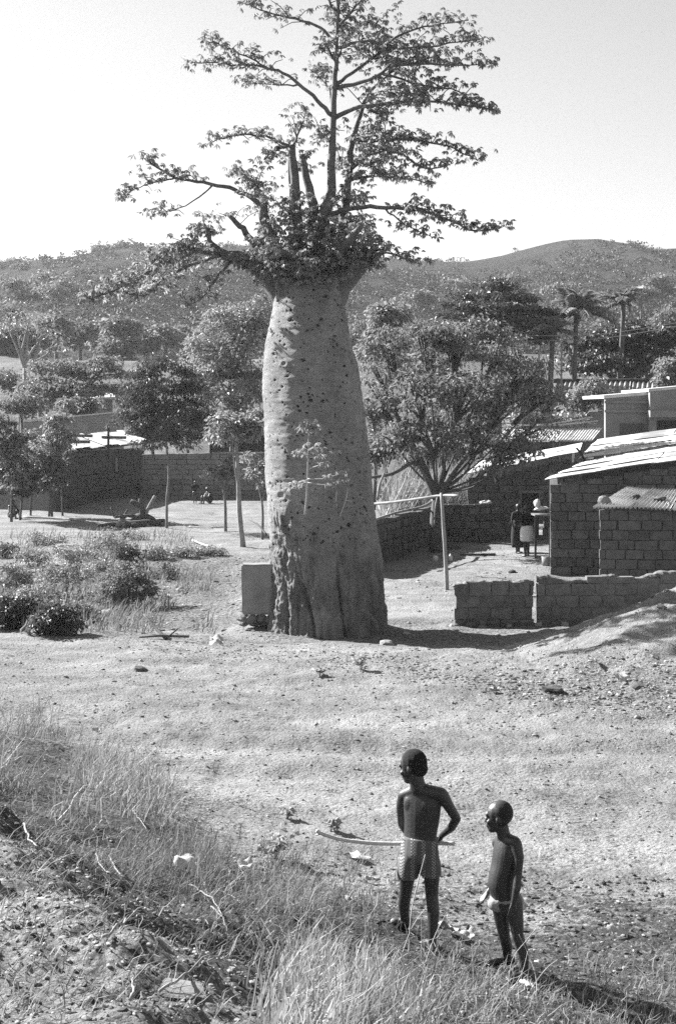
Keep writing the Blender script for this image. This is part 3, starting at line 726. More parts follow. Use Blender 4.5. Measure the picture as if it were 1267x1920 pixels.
disp += rough * .02 * sstep(.0, .25, fbm(base * np.array([3, 3, 1.8]) + 21, 3))
# shallow horizontal wrinkles of the smooth upper bark
disp += (1 - rough) * .006 * vnoise(base * np.array([1.2, 1.2, 16]))
# pits and scars
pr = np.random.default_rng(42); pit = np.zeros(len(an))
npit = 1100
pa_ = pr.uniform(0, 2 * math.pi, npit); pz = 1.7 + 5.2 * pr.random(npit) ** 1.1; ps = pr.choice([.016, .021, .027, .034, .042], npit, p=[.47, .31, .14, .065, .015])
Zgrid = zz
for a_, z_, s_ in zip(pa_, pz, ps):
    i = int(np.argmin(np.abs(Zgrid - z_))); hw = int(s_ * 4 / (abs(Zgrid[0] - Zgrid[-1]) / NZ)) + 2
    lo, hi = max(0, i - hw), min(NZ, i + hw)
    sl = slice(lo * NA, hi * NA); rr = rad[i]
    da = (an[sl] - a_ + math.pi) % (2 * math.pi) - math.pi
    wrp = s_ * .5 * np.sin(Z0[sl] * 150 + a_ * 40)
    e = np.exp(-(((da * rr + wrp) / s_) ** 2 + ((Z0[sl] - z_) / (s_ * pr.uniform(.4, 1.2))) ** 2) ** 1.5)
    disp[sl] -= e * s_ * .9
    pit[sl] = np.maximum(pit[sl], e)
# ring scars (old branch collars) on the right flank and a few elsewhere
for px, py, rs in ((685, 860, .10), (683, 912, .11), (688, 935, .10), (692, 952, .09), (683, 885, .07), (532, 925, .10), (655, 858, .10), (620, 858, .12), (686, 975, .09), (560, 765, .08), (510, 905, .07), (600, 640, .09), (535, 685, .07), (690, 775, .06)):
    zc = EYE - (py - YH) * sc; i = int(np.argmin(np.abs(zz - zc))); xr = np.clip(((px - CX) * sc - cxm[i]) / rad[i], -.98, .98); a_ = -math.acos(xr)
    da = (an - a_ + math.pi) % (2 * math.pi) - math.pi
    q = np.sqrt((da * rad[i] / 1.15) ** 2 + ((Z0 - zc) / .8) ** 2)
    disp += .014 * np.exp(-((q - rs) / .03) ** 2) * (1 + .8 * vnoise(base * 9)) - .02 * np.exp(-(q / (rs * .7)) ** 2)
Rf = R0 + disp
V = np.stack([cxm[zi] + Rf * ux, DT + Rf * uy, Z0], 1)
ii = (np.arange(NZ - 1)[:, None] * NA + np.arange(NA)[None, :]); jj = (np.arange(NZ - 1)[:, None] * NA + (np.arange(NA)[None, :] + 1) % NA)
Q = np.stack([ii.ravel(), ii.ravel() + NA, jj.ravel() + NA, jj.ravel()], 1)
Vt = np.vstack([V, [[cxm[0], DT, zz[0] + .15]]]); top = len(V)
Tc = np.stack([np.arange(NA), (np.arange(NA) + 1) % NA, np.full(NA, top)], 1)
tme = me_np('trunk', Vt, [Q, Tc], True)
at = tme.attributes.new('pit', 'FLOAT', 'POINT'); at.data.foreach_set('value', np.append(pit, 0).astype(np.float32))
at = tme.attributes.new('coarse', 'FLOAT', 'POINT'); at.data.foreach_set('value', np.append(rough, 0).astype(np.float32))
def bark_mat():
    m = bpy.data.materials.new('baobab_bark'); m.use_nodes = True; nt = m.node_tree; N = nt.nodes; bs = N['Principled BSDF']; Lk = nt.links.new
    bs.inputs['Roughness'].default_value = .75; bs.inputs['Specular IOR Level'].default_value = .3
    tc = N.new('ShaderNodeTexCoord')
    def noise(s, d=6, st=(1, 1, 1), r=.65):
        mp = N.new('ShaderNodeMapping'); mp.inputs['Scale'].default_value = st; Lk(tc.outputs['Object'], mp.inputs[0])
        n = N.new('ShaderNodeTexNoise'); n.inputs['Scale'].default_value = s; n.inputs['Detail'].default_value = d; n.inputs['Roughness'].default_value = r; Lk(mp.outputs[0], n.inputs['Vector']); return n.outputs['Fac']
    def rng(x, a, b, c, d):
        q = N.new('ShaderNodeMapRange'); Lk(x, q.inputs['Value'])
        for k, v in zip(('From Min', 'From Max', 'To Min', 'To Max'), (a, b, c, d)): q.inputs[k].default_value = v
        return q.outputs[0]
    def op(o, x, y):
        q = N.new('ShaderNodeMath'); q.operation = o
        for k, w in enumerate((x, y)):
            if isinstance(w, (int, float)): q.inputs[k].default_value = w
            else: Lk(w, q.inputs[k])
        return q.outputs[0]
    def attr(n): a = N.new('ShaderNodeAttribute'); a.attribute_name = n; return a.outputs['Fac']
    smooth = op('MULTIPLY', rng(noise(7, 7, (1, 1, 1.8), .75), .35, .7, 1.12, .62), op('MULTIPLY', rng(noise(1.6), .3, .7, .17, .30), rng(noise(26, 5, (1, 1, 2.4), .75), .3, .7, .62, 1.3)))
    coarse = op('MULTIPLY', rng(noise(3.5, 6, (1, 1, .5)), .3, .7, .05, .23), rng(noise(25, 4), .3, .7, .75, 1.25))
    mx = N.new('ShaderNodeMix'); mx.data_type = 'FLOAT'; Lk(attr('coarse'), mx.inputs[0]); Lk(smooth, mx.inputs[2]); Lk(coarse, mx.inputs[3])
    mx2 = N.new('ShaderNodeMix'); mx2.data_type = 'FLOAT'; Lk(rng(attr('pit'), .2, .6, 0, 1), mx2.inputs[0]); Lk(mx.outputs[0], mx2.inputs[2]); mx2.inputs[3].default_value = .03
    Lk(mx2.outputs[0], bs.inputs['Base Color'])
    h = op('ADD', noise(42, 6, (1, 1, 1.6), .7), op('MULTIPLY', noise(120, 3), .4))
    bp = N.new('ShaderNodeBump'); bp.inputs['Strength'].default_value = 1.0; bp.inputs['Distance'].default_value = .03; Lk(h, bp.inputs['Height']); Lk(bp.outputs[0], bs.inputs['Normal'])
    return m
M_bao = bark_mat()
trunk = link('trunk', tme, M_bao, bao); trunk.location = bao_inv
M_limb = mat('baobab_limb_bark', .09, .17, 5, rough=.7, bump=.5, bscale=20)
M_limbp = mat('baobab_limb_pale', .10, .17, 4, rough=.7, bump=.5, bscale=26)

leafmb = {}
def bao_leaves(pts, per=3, spread_=.22, size=.17, key='crown'):
    """palmate leaves: five to seven drooping leaflets round the end of each stalk"""
    mb = leafmb.setdefault(key, MB())
    pts = np.asarray(pts, float); n = len(pts) * per
    c = np.repeat(pts, per, 0)
    d = rand_dirs(n, -.15, .75); c = c + d * RNG.uniform(.3, 1.0, (n, 1)) * spread_
    K = 6
    nn = unit(np.array([0, 0, 1.]) + .75 * rand_dirs(n)); ref = unit(d * [1, 1, .2] + 1e-3)
    s = unit(np.cross(nn, ref)); t = np.cross(s, nn)
    cc = np.repeat(c, K, 0); aa = np.tile(np.linspace(-2.3, 2.3, K), n) + RNG.normal(0, .16, n * K)
    dr = np.cos(aa)[:, None] * np.repeat(t, K, 0) + np.sin(aa)[:, None] * np.repeat(s, K, 0) - np.repeat(nn, K, 0) * RNG.uniform(.25, .85, (n * K, 1)) - np.array([0, 0, .25])
    ln = np.repeat(RNG.uniform(.65, 1.1, n), K) * size * (1 - .22 * np.abs(aa) / 2.3)
    leaf_faces(mb, cc, unit(dr), np.repeat(nn, K, 0), ln, ln * .20)
twig = MB()
def spray(path, t0=.3, gap=.14, per=2, side=.5, size=.135, spread_=.24):
    """leafy side twigs along the outer part of a branch"""
    path = np.asarray(path); seg = np.linalg.norm(np.diff(path, axis=0), axis=1); Lc = np.concatenate([[0], np.cumsum(seg)]); tot = Lc[-1]
    pts = []
    for q in np.arange(t0 * tot, tot + gap * .5, gap):
        p = np.array([np.interp(q, Lc, path[:, k]) for k in range(3)])
        f = (q / tot - t0) / (1 - t0 + 1e-6)
        for _ in range(2):
            ln = side * 1.25 * RNG.uniform(.15, 1) * (1.05 - .65 * f)
            a = RNG.uniform(0, 2 * math.pi); e = p + np.array([math.cos(a), math.sin(a), RNG.uniform(-.45, .95)]) * ln
            m_ = (p + e) / 2 + np.array([0, 0, .05])
            twig.tube([p, m_, e], [.011, .009, .006], 4, False)
            pts.append(e)
            if RNG.random() < .5: pts.append(m_)
    pts.append(path[-1])
    bao_leaves(pts, per, spread_, size)
def limb(pts, r0, r1, m=None, leafy=None, k=9, power=1.0, radii=None, **kw):
    pa = smoothpath([T(*p) for p in pts]); n = len(pa)
    pa[1:-1] += RNG.normal(0, .012, (n - 2, 3))
    t = np.linspace(0, 1, n) ** power
    rr_ = r0 + (r1 - r0) * t if radii is None else np.interp(np.linspace(0, len(pts) - 1, n), np.arange(len(pts)), radii)
    mb = MB(); mb.tube(pa, rr_, k, True, .12); bpart(mb, 'branch', m or M_limb)
    if leafy is not None: spray(pa, leafy, **kw)
    return pa
# big limbs out of the crown of the trunk
limb([(550, 600, 0), (522, 545, .0), (492, 508, -.05), (455, 484, -.15), (415, 478, -.2)], .27, .09, M_limbp, k=14)
limb([(608, 600, 0), (632, 545, -.05), (662, 508, -.1), (697, 476, -.15)], .31, .13, M_limbp, k=14)
limb([(590, 560, 0), (596, 470, 0), (604, 418, 0), (621, 355, 0), (623, 262, 0), (627, 165, 0), (632, 80, 0), (633, 0, 0), (628, -70, 0)], .34, .03, radii=[.28, .2, .14, .095, .07, .055, .042, .03, .018], k=10)
limb([(556, 560, -.2), (557, 440, -.15), (553, 350, -.12), (547, 272, -.1)], .14, .07)
limb([(578, 560, .1), (590, 420, .1), (579, 352, .1), (566, 290, .1)], .14, .06)
limb([(540, 560, .25), (545, 400, .35), (544, 320, .35), (541, 262, .35)], .05, .025, leafy=.9)
limb([(640, 560, .25), (644, 420, .3), (652, 350, .3), (662, 262, .3), (690, 178, .3), (738, 132, .4)], .12, .015, leafy=.8)
limb([(538, 555, -.35), (515, 470, -.35), (497, 420, -.4), (494, 386, -.4)], .17, .08)
limb([(600, 545, .5), (570, 470, .8), (565, 430, 1.1), (550, 390, 1.5)], .16, .05, leafy=.5)
limb([(610, 545, -.4), (635, 480, -.8), (660, 445, -1.2), (680, 420, -1.6)], .16, .04, leafy=.45)
limb([(570, 540, -.4), (545, 490, -.8), (520, 470, -1.3), (500, 480, -1.9)], .13, .03, leafy=.4)
# long leafy branches traced off the sky
limb([(494, 395, -.4), (470, 370, -.45), (430, 352, -.5), (380, 343, -.5), (330, 333, -.5), (290, 310, -.5), (272, 298, -.5)], .055, .01, leafy=.55, side=.35)
limb([(330, 333, -.5), (300, 340, -.5), (262, 350, -.5), (228, 372, -.5)], .02, .006, leafy=.2, side=.3)
limb([(400, 346, -.5), (350, 385, -.4), (290, 402, -.4)], .02, .006, leafy=.72, side=.25, gap=.14)
limb([(430, 480, -.2), (385, 466, -.4), (345, 480, -.6), (300, 500, -.8), (250, 530, -1.0), (205, 548, -1.1), (160, 566, -1.2)], .055, .012, leafy=.25, side=.42, gap=.09, per=3)
limb([(415, 478, -.2), (360, 495, .1), (310, 520, .3), (270, 555, .4), (230, 545, .5)], .045, .01, leafy=.25, side=.4, gap=.1, per=3)
limb([(410, 478, -.3), (370, 470, -.8), (320, 466, -1.2), (290, 490, -1.6)], .045, .01, leafy=.25, side=.4, gap=.1, per=3)
limb([(440, 485, -.3), (420, 505, -.7), (400, 530, -1.0), (380, 558, -1.2), (352, 575, -1.3)], .035, .008, leafy=.5, side=.28, gap=.14)
limb([(500, 505, -.1), (480, 460, -.2), (455, 430, -.3), (430, 405, -.3)], .1, .04, leafy=.8)
limb([(425, 478, -.2), (402, 462, -.2), (385, 435, -.2)], .07, .035, leafy=.75, side=.3, per=5)
limb([(547, 276, -.1), (510, 259, -.2), (455, 252, -.3), (420, 258, -.3), (393, 268, -.3)], .03, .008, leafy=.25, side=.3)
limb([(547, 280, -.1), (562, 245, -.1), (575, 205, -.1)], .03, .01, leafy=.3, side=.35)
limb([(548, 275, -.1), (520, 280, -.5), (495, 300, -.8)], .025, .008, leafy=.3, side=.35)
limb([(624, 218, 0), (596, 187, -.1), (560, 158, -.2), (520, 132, -.3), (470, 123, -.3), (400, 118, -.3), (356, 118, -.3)], .045, .008, leafy=.5, side=.38)
limb([(500, 126, -.3), (460, 105, -.2), (420, 85, -.1), (385, 76, 0)], .02, .007, leafy=.2, side=.38)
limb([(560, 158, -.2), (515, 160, -.1), (455, 152, 0)], .02, .007, leafy=.3, side=.32)
limb([(626, 222, 0), (665, 203, -.1), (720, 196, -.3), (790, 190, -.4), (860, 196, -.5), (925, 206, -.6)], .05, .009, leafy=.35, side=.42)
limb([(628, 160, 0), (670, 130, .2), (715, 95, .4), (760, 60, .5), (830, 45, .5), (878, 38, .5)], .04, .008, leafy=.35, side=.42)
limb([(632, 165, 0), (690, 150, -.2), (745, 122, -.4), (830, 122, -.5), (918, 120, -.6)], .045, .008, leafy=.35, side=.42)
limb([(720, 140, -.2), (790, 160, -.1), (860, 172, 0), (895, 205, 0)], .025, .008, leafy=.2, side=.4)
limb([(632, 85, 0), (600, 52, -.2), (555, 36, -.3), (500, 22, -.4), (455, 5, -.4)], .035, .008, leafy=.4, side=.38)
limb([(632, 90, 0), (690, 78, -.3), (760, 90, -.5), (840, 82, -.6), (905, 72, -.7)], .035, .008, leafy=.35, side=.42)
limb([(632, 55, 0), (660, 20, .1), (690, -15, .1), (730, -30, .1)], .03, .008, leafy=.2, side=.4)
limb([(632, 30, 0), (610, -5, .2), (570, -30, .3)], .03, .008, leafy=.2, side=.4)
limb([(632, 130, 0), (620, 100, -.6), (610, 85, -1.2)], .03, .008, leafy=.3, side=.4)
limb([(632, 110, 0), (650, 70, .7), (670, 50, 1.5)], .03, .008, leafy=.3, side=.4)
limb([(625, 200, 0), (610, 150, .8), (600, 130, 1.6)], .03, .008, leafy=.3, side=.4)
limb([(660, 262, .3), (700, 265, .2), (760, 262, 0), (840, 275, -.1), (896, 302, -.2)], .04, .008, leafy=.2, side=.42)
limb([(655, 320, .3), (700, 285, -.1), (750, 290, -.4), (800, 318, -.6), (850, 305, -.7)], .035, .008, leafy=.25, side=.42)
limb([(652, 340, .3), (700, 330, .5), (760, 335, .8), (810, 345, 1.0)], .035, .008, leafy=.25, side=.38)
limb([(610, 408, 0), (650, 392, -.2), (710, 388, -.5), (770, 392, -.6), (830, 408, -.7), (890, 432, -.8), (945, 424, -.9)], .055, .008, leafy=.45, side=.32, gap=.13)
limb([(760, 391, -.6), (800, 398, -.4), (840, 408, -.3)], .02, .007, leafy=.2, side=.3)
limb([(720, 388, -.5), (760, 420, -.8), (810, 445, -1.0)], .02, .007, leafy=.4, side=.28, gap=.14)
limb([(690, 470, -.1), (720, 470, -.3), (755, 484, -.5), (785, 495, -.6)], .03, .006, leafy=.3, side=.26)
# dense leafage round the crotch and behind the stem
def mass(px, py, rx, ry, n, dy=0, rd=.8, per=3, size=.135):
    n = int(n * .72)
    d = rand_dirs(n); r_ = RNG.random((n, 1)) ** .45; c = T(px, py, dy)
    pts = c + d * r_ * np.array([rx * sc, rd, ry * sc])
    k = max(1, n // 5)
    for p in pts[:k]: twig.tube([c + (p - c) * .1 - np.array([0, 0, .1]), (c + p) / 2 + [0, 0, .05], p], [.014, .01, .006], 4, False)
    bao_leaves(pts, per, .2, size)
for a in ((540, 395, 62, 42, 90, -.1), (480, 345, 46, 36, 55, -.4), (515, 440, 50, 40, 60, -.3), (590, 465, 55, 40, 70, -.3), (660, 440, 60, 38, 95, -.2), (690, 465, 35, 24, 36, -.3),
          (540, 495, 60, 22, 60, -.7), (585, 505, 50, 20, 46, -.8), (500, 470, 40, 24, 36, -.4), (690, 300, 62, 45, 85, .3), (720, 255, 70, 32, 60, .4), (600, 250, 50, 28, 28, .3),
          (650, 375, 50, 26, 46, .3), (600, 415, 50, 26, 34, .5), (385, 425, 24, 24, 22, -.2, .35), (700, 100, 70, 38, 64, .3), (760, 175, 70, 26, 54, .1), (800, 110, 60, 30, 30, .2), (700, 40, 50, 26, 26, .1), (700, 200, 50, 24, 26, .2), (640, 40, 46, 30, 26, .2),
          (570, 300, 32, 26, 16, .6), (450, 320, 30, 16, 10, -.2, .4), (640, 300, 36, 36, 24, .7), (640, 480, 36, 20, 34, -.7), (530, 512, 40, 14, 30, -1.0, .4), (570, 520, 40, 12, 26, -1.0, .4), (655, 500, 30, 22, 44, -.9, .4), (500, 508, 30, 22, 48, -.7, .4), (545, 514, 46, 20, 60, -.95, .35), (605, 512, 46, 20, 60, -.95, .35), (690, 486, 30, 22, 40, -.5, .4), (470, 488, 30, 20, 36, -.5, .4), (450, 492, 36, 14, 22, -.5)):
    mass(*a)
bpart(twig, 'twigs', M_limb)
bpart(leafmb['crown'], 'crown', mat('baobab_leaf', .24, .38, 1.2, rough=.5, island=.5, spec=.45, translucent=.48, coords='Generated'), False)
# young shoot growing out of the flank
DS = -1.55
def S(px, py, dy=0): return T(px, py, DS + dy)
twig = MB(); leafmb['shoot'] = MB()
mb = MB(); z_ = [S(572, 965, .38), S(575, 930, .15), S(577, 880, .0), S(578, 830, 0), S(578, 806, 0)]
mb.tube(smoothpath(z_), np.linspace(.026, .01, 17), 6); bpart(mb, 'shoot_stem', M_woodp)
for pts in ([(577, 858), (600, 856), (626, 848)], [(577, 898), (610, 897), (648, 884)], [(577, 905), (610, 909), (646, 900)], [(577, 900), (560, 905), (548, 912)], [(577, 880), (600, 872), (612, 870)], [(577, 855), (566, 850), (562, 842)]):
    pa = smoothpath([S(*p, -.1 * i) for i, p in enumerate(pts)], 8); mb = MB(); mb.tube(pa, np.linspace(.014, .007, 8), 5); bpart(mb, 'shoot_twig', M_woodp)
    bao_leaves(pa[4:], 2, .12, .13, 'shoot')
bao_leaves(np.array([S(578, 800)] * 14) + RNG.normal(0, .06, (14, 3)), 2, .16, .14, 'shoot')
bao_leaves(np.array([S(590, 842)] * 8) + RNG.normal(0, .08, (8, 3)), 2, .14, .13, 'shoot')
bpart(leafmb['shoot'], 'shoot_leaves', mat('shoot_leaf', .36, .48, 3, island=.25, translucent=.4, coords='Generated'), False)
for pts in ([(652, 915, .1), (648, 938, 0), (637, 968, .12)], [(631, 920, .15), (630, 940, 0), (632, 952, .1)], [(648, 938, 0), (660, 940, -.02)]):
    mb = MB(); mb.tube(smoothpath([S(a, b, c + .25) for a, b, c in pts], 7), np.linspace(.013, .007, 7), 5); bpart(mb, 'dry_twig', M_woodp)

# ------------------------------------------------------------------ other trees
def tree(name, label, d, base, lobes, trunk_pts=None, tr=(.2, .08), nclump=40, per=60, leaf=.2, asp=.27, mleaf=None, mbark=None, group=None, clump=.5, flat=.6, droop=.5, limbs=True, rdepth=None, cat='tree', shell=.45, dyj=.0, limb_k=.8):
    """base (px,py) of the foot; lobes (px,py,rx,ry[,dy]) of the crown, all at depth d"""
    s = d / FPX
    b = P(base[0], base[1], d); b[2] = gz1(b[0], d) - .05 if d < 170 else float(hill_z(b[0], d)) - .2
    e = empty(name, b, label, cat, group)
    off = -b
    lob = [(P(q[0], q[1], d + (q[4] if len(q) > 4 else 0)), np.array([q[2] * s, (rdepth or .85) * q[2] * s, q[3] * s])) for q in lobes]
    tp = smoothpath([b] + [P(q[0], q[1], d) for q in trunk_pts]) if trunk_pts else smoothpath([b, (b + lob[0][0]) / 2 + [.1, 0, 0], lob[0][0]])
    mb = MB(); mb.tube(tp, np.linspace(tr[0], tr[1], len(tp)), 8, True, .15)
    o = mb.build('trunk', mbark or M_bark, e, True); o.location = off
    br = MB(); lf = MB(); vol = np.array([np.prod(l[1]) ** .67 for l in lob]); share = vol / vol.sum()
    for (c, r), w in zip(lob, share):
        n = max(3, int(round(nclump * w)))
        j = tp[-1] if np.linalg.norm(tp[-1] - c) > .3 else tp[len(tp) // 2]
        if limbs:
            mid = (j + c) / 2 + np.array([RNG.normal(0, .15), RNG.normal(0, .15), -.1 * np.linalg.norm(c - j)])
            br.tube(smoothpath([j, mid, c]), np.linspace(tr[1] * limb_k, tr[1] * min(.3, limb_k * .6), 9), 6, False)
        dd = rand_dirs(n, -.75, 1.0); cc = c + dd * r * (shell + (1 - shell) * RNG.random((n, 1)) ** .6)
        for p in cc[::2]: br.tube([c * .7 + j * .3, (c + p) / 2, p], [tr[1] * .3, tr[1] * .2, .012], 4, False)
        k = per; pc = np.repeat(cc, k, 0); m_ = len(pc)
        size = clump * np.repeat(RNG.uniform(.6, 1.35, n), k)[:, None]
        q = rand_dirs(m_, -.6, 1) * RNG.random((m_, 1)) ** .45
        pos = pc + q * size * [1, 1, flat]
        dr = unit(q * [1, 1, .4] + .7 * rand_dirs(m_) + np.array([0, 0, -droop]))
        nn = unit(np.array([0, 0, 1.0]) + .7 * rand_dirs(m_))
        ln = leaf * RNG.uniform(.65, 1.25, m_)
        leaf_faces(lf, pos, dr, nn, ln, ln * asp)
    if br.n: o = br.build('branches', mbark or M_bark, e, True); o.location = off
    o = lf.build('crown', mleaf or M_leaf, e); o.location = off
    return e

def ragged(px, py, rx, ry):
    """an uneven crown: lobes of different size thrown round the middle"""
    out = [(px, py, rx * .62, ry * .62)]
    for k in range(RNG.integers(5, 8)):
        a = RNG.uniform(0, 2 * math.pi); r_ = RNG.uniform(.45, .95); q = RNG.uniform(.25, .55)
        out.append((px + math.cos(a) * rx * r_, py + math.sin(a) * ry * r_ * .85, rx * q, ry * q * RNG.uniform(.6, 1.1)))
    return out
# the tree in the yard
yb = hit(818, 1034); dy_ = float(yb[1])
tree('yard_tree', 'broad leafy tree forking low inside the walled yard', dy_, (818, 1034),
     [(722, 650, 44, 60, .5), (705, 745, 34, 40), (800, 645, 62, 48, .8), (862, 625, 62, 46, 1.2), (930, 660, 62, 56, .8), (985, 700, 46, 44), (1018, 742, 34, 32, -.3), (780, 735, 66, 48, -.8), (868, 735, 70, 50, -1), (950, 762, 66, 42, -.6),
      (735, 812, 48, 38, -.4), (815, 830, 66, 36, -1), (905, 828, 60, 34, -.8), (968, 845, 38, 40, -1.2), (1000, 800, 30, 28, -.5), (930, 875, 30, 24, -1), (700, 690, 20, 36, .6)],
     trunk_pts=[(816, 990), (820, 925)], tr=(.24, .15), nclump=230, per=64, leaf=.17, asp=.22, clump=.46, flat=.5, shell=.4, droop=.6, limbs=True, limb_k=.28)
ytr = [o for o in bpy.data.objects if o.name.startswith('yard_tree')][0]
def extra_limb(e, pts, d, r0, r1, m=None):
    mb = MB(); pa = smoothpath([P(*p[:2], d + (p[2] if len(p) > 2 else 0)) for p in pts]); mb.tube(pa, np.linspace(r0, r1, len(pa)), 7, True, .12)
    o = mb.build('branch', m or M_bark, e, True); o.location = -np.array(e.location)
extra_limb(ytr, [(820, 940), (795, 880, -.2), (768, 825, -.3), (742, 775, -.4)], dy_, .15, .06)
extra_limb(ytr, [(820, 935), (850, 885, -.3), (890, 835, -.5)], dy_, .13, .06)
extra_limb(ytr, [(808, 915), (780, 868, -.3), (735, 888, -.5), (690, 896, -.6)], dy_, .09, .04)
extra_limb(ytr, [(820, 930), (832, 890, .2), (828, 850, .3)], dy_, .1, .05)

tree('mango_tree', 'dense dark round-crowned tree on slim trunk in the left yard', float(hit(313, 990)[1]), (313, 990),
     [(305, 720, 58, 46), (268, 775, 46, 36), (345, 765, 44, 40), (310, 795, 60, 34, -.5), (262, 735, 30, 26), (350, 715, 30, 30), (300, 685, 34, 22), (235, 790, 22, 18), (378, 790, 20, 22), (285, 830, 24, 14), (335, 825, 26, 16), (250, 700, 20, 16)],
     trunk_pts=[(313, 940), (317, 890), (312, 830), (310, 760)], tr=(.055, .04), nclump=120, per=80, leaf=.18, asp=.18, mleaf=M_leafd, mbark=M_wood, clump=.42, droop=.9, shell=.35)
e2 = tree('slender_tree', 'slim pale-trunked tree just left of the giant trunk', float(hit(456, 1026)[1]), (456, 1026),
     [(432, 790, 40, 20), (475, 800, 36, 22), (450, 812, 30, 18, -.3), (415, 815, 20, 24), (495, 790, 30, 24, .6)],
     trunk_pts=[(449, 960), (446, 880), (440, 800)], tr=(.10, .05), nclump=52, per=40, leaf=.2, asp=.26, mleaf=M_leafl, mbark=M_barkl, clump=.28)
tree('sapling', 'thin sapling with small pale crown left of the slim tree', float(hit(423, 996)[1]), (423, 996),
     [(412, 884, 30, 16), (432, 868, 20, 14), (396, 886, 20, 10), (428, 893, 22, 12)],
     trunk_pts=[(422, 940), (416, 905), (408, 888)], tr=(.06, .035), nclump=26, per=36, leaf=.18, asp=.27, mleaf=M_leafl, mbark=M_wood, clump=.22)
tree('sapling', 'sapling half hidden by left edge of the giant trunk', 50, (492, 1000),
     [(478, 885, 20, 20), (497, 905, 14, 24), (470, 860, 14, 12)], trunk_pts=[(492, 950), (484, 905)], tr=(.05, .03), nclump=16, per=32, leaf=.18, mleaf=M_leafl, mbark=M_wood, clump=.24)

# left thicket in front of the plank-roof house
tree('shrub_tree', 'leafy small tree at far left edge before the dark house', 58, (22, 955), [(15, 850, 34, 36), (30, 900, 24, 22), (5, 800, 26, 26), (40, 820, 18, 18)], trunk_pts=[(24, 900)], tr=(.06, .03), nclump=60, per=45, leaf=.19, clump=.3)
tree('shrub_tree', 'thin forked small tree before left end of the plank roof', 60, (98, 948), [(108, 790, 24, 18), (120, 822, 28, 18), (95, 835, 26, 20), (130, 760, 18, 14)], trunk_pts=[(96, 900), (108, 840)], tr=(.06, .03), nclump=50, per=40, leaf=.19, clump=.28, mleaf=M_leafl)
tree('shrub_tree', 'small twiggy tree second from the left edge', 61, (58, 950), [(62, 830, 22, 26), (70, 860, 20, 20), (48, 880, 18, 20)], trunk_pts=[(60, 890)], tr=(.05, .03), nclump=36, per=40, leaf=.18, clump=.28)
tree('shrub_tree', 'bare-stemmed shrub against the dark wall right of thicket', 61, (118, 944), [(122, 842, 16, 14), (112, 870, 12, 16)], trunk_pts=[(116, 900)], tr=(.05, .03), nclump=14, per=26, leaf=.17, clump=.25)

tree('shrub_tree', 'dense dark shrub filling the gap at far left', 59, (38, 955), [(36, 885, 34, 34), (15, 905, 26, 30), (55, 910, 22, 26), (30, 850, 22, 20)], tr=(.05, .03), nclump=70, per=46, leaf=.17, clump=.32, mleaf=M_leafd)
tree('shrub_tree', 'leafy shrub below left end of the plank roof', 60.5, (92, 950), [(90, 880, 26, 28), (108, 900, 20, 22), (76, 905, 20, 22)], tr=(.05, .03), nclump=46, per=42, leaf=.17, clump=.3)
# middle distance, left
tree('leafy_tree', 'big pale leafy tree directly behind left of giant trunk', 80, (440, 800),
     [(440, 600, 50, 36), (400, 650, 46, 40), (465, 650, 44, 46, -.8), (380, 700, 42, 36), (440, 710, 56, 44, -1), (480, 720, 34, 48), (490, 590, 30, 34), (420, 755, 50, 28), (360, 740, 24, 26)],
     trunk_pts=[(438, 740), (440, 680)], tr=(.3, .14), nclump=170, per=70, leaf=.24, clump=.75, mleaf=M_leafl, flat=.5)
tree('layered_tree', 'wide flat-layered tree left of the dark mango crown', 90, (140, 800),
     [(110, 690, 50, 14), (180, 700, 56, 14), (70, 722, 40, 14), (140, 728, 70, 16, -1), (215, 728, 34, 14), (60, 740, 30, 12), (200, 680, 26, 12), (110, 748, 50, 14)],
     trunk_pts=[(140, 740)], tr=(.3, .14), nclump=120, per=70, leaf=.26, clump=.75, flat=.35, mleaf=M_leaf)
bt = tree('bare_tree', 'nearly bare forked pale tree at far left', 105, (47, 720), [(30, 610, 30, 16), (80, 618, 34, 18), (55, 596, 30, 12), (100, 645, 20, 14)], trunk_pts=[(47, 690)], tr=(.22, .14), nclump=26, per=16, leaf=.3, clump=.7, mbark=M_barkl, mleaf=M_leafl)
for pts in ([(47, 692), (35, 660), (20, 625)], [(47, 690), (62, 655), (90, 625)], [(50, 684), (80, 670), (105, 650)], [(40, 668), (48, 630), (55, 600)]):
    extra_limb(bt, pts, 105, .12, .04, M_barkl)
# row of bushes and trees at the foot of the hill
row = [(10, 640, 34, 30), (60, 632, 30, 26), (105, 622, 34, 34), (150, 625, 30, 30), (195, 640, 32, 26), (235, 622, 30, 32), (272, 640, 24, 22), (310, 628, 34, 24), (350, 640, 30, 28), (225, 655, 26, 18), (690, 620, 40, 34), (740, 600, 30, 30)]
words = ['far-left end of row', 'second from left in row', 'beside the bare tree tips', 'taller rounded in row', 'low between taller ones', 'tall dark lump of the row', 'small round in row', 'right of the tall lump', 'right end of left row', 'small one in front of row', 'just right of giant trunk', 'second right of giant trunk']
for k, (px, py, rx, ry) in enumerate(row):
    d = 150 + (k * 7) % 30
    tree('hedge_tree', 'bushy tree at foot of hill, ' + words[k], d, (px, py + ry + 12), ragged(px, py, rx, ry), tr=(.25, .12), nclump=46, per=34, leaf=.62, clump=1.1, group='bushy trees at foot of hill', mleaf=M_leaf)
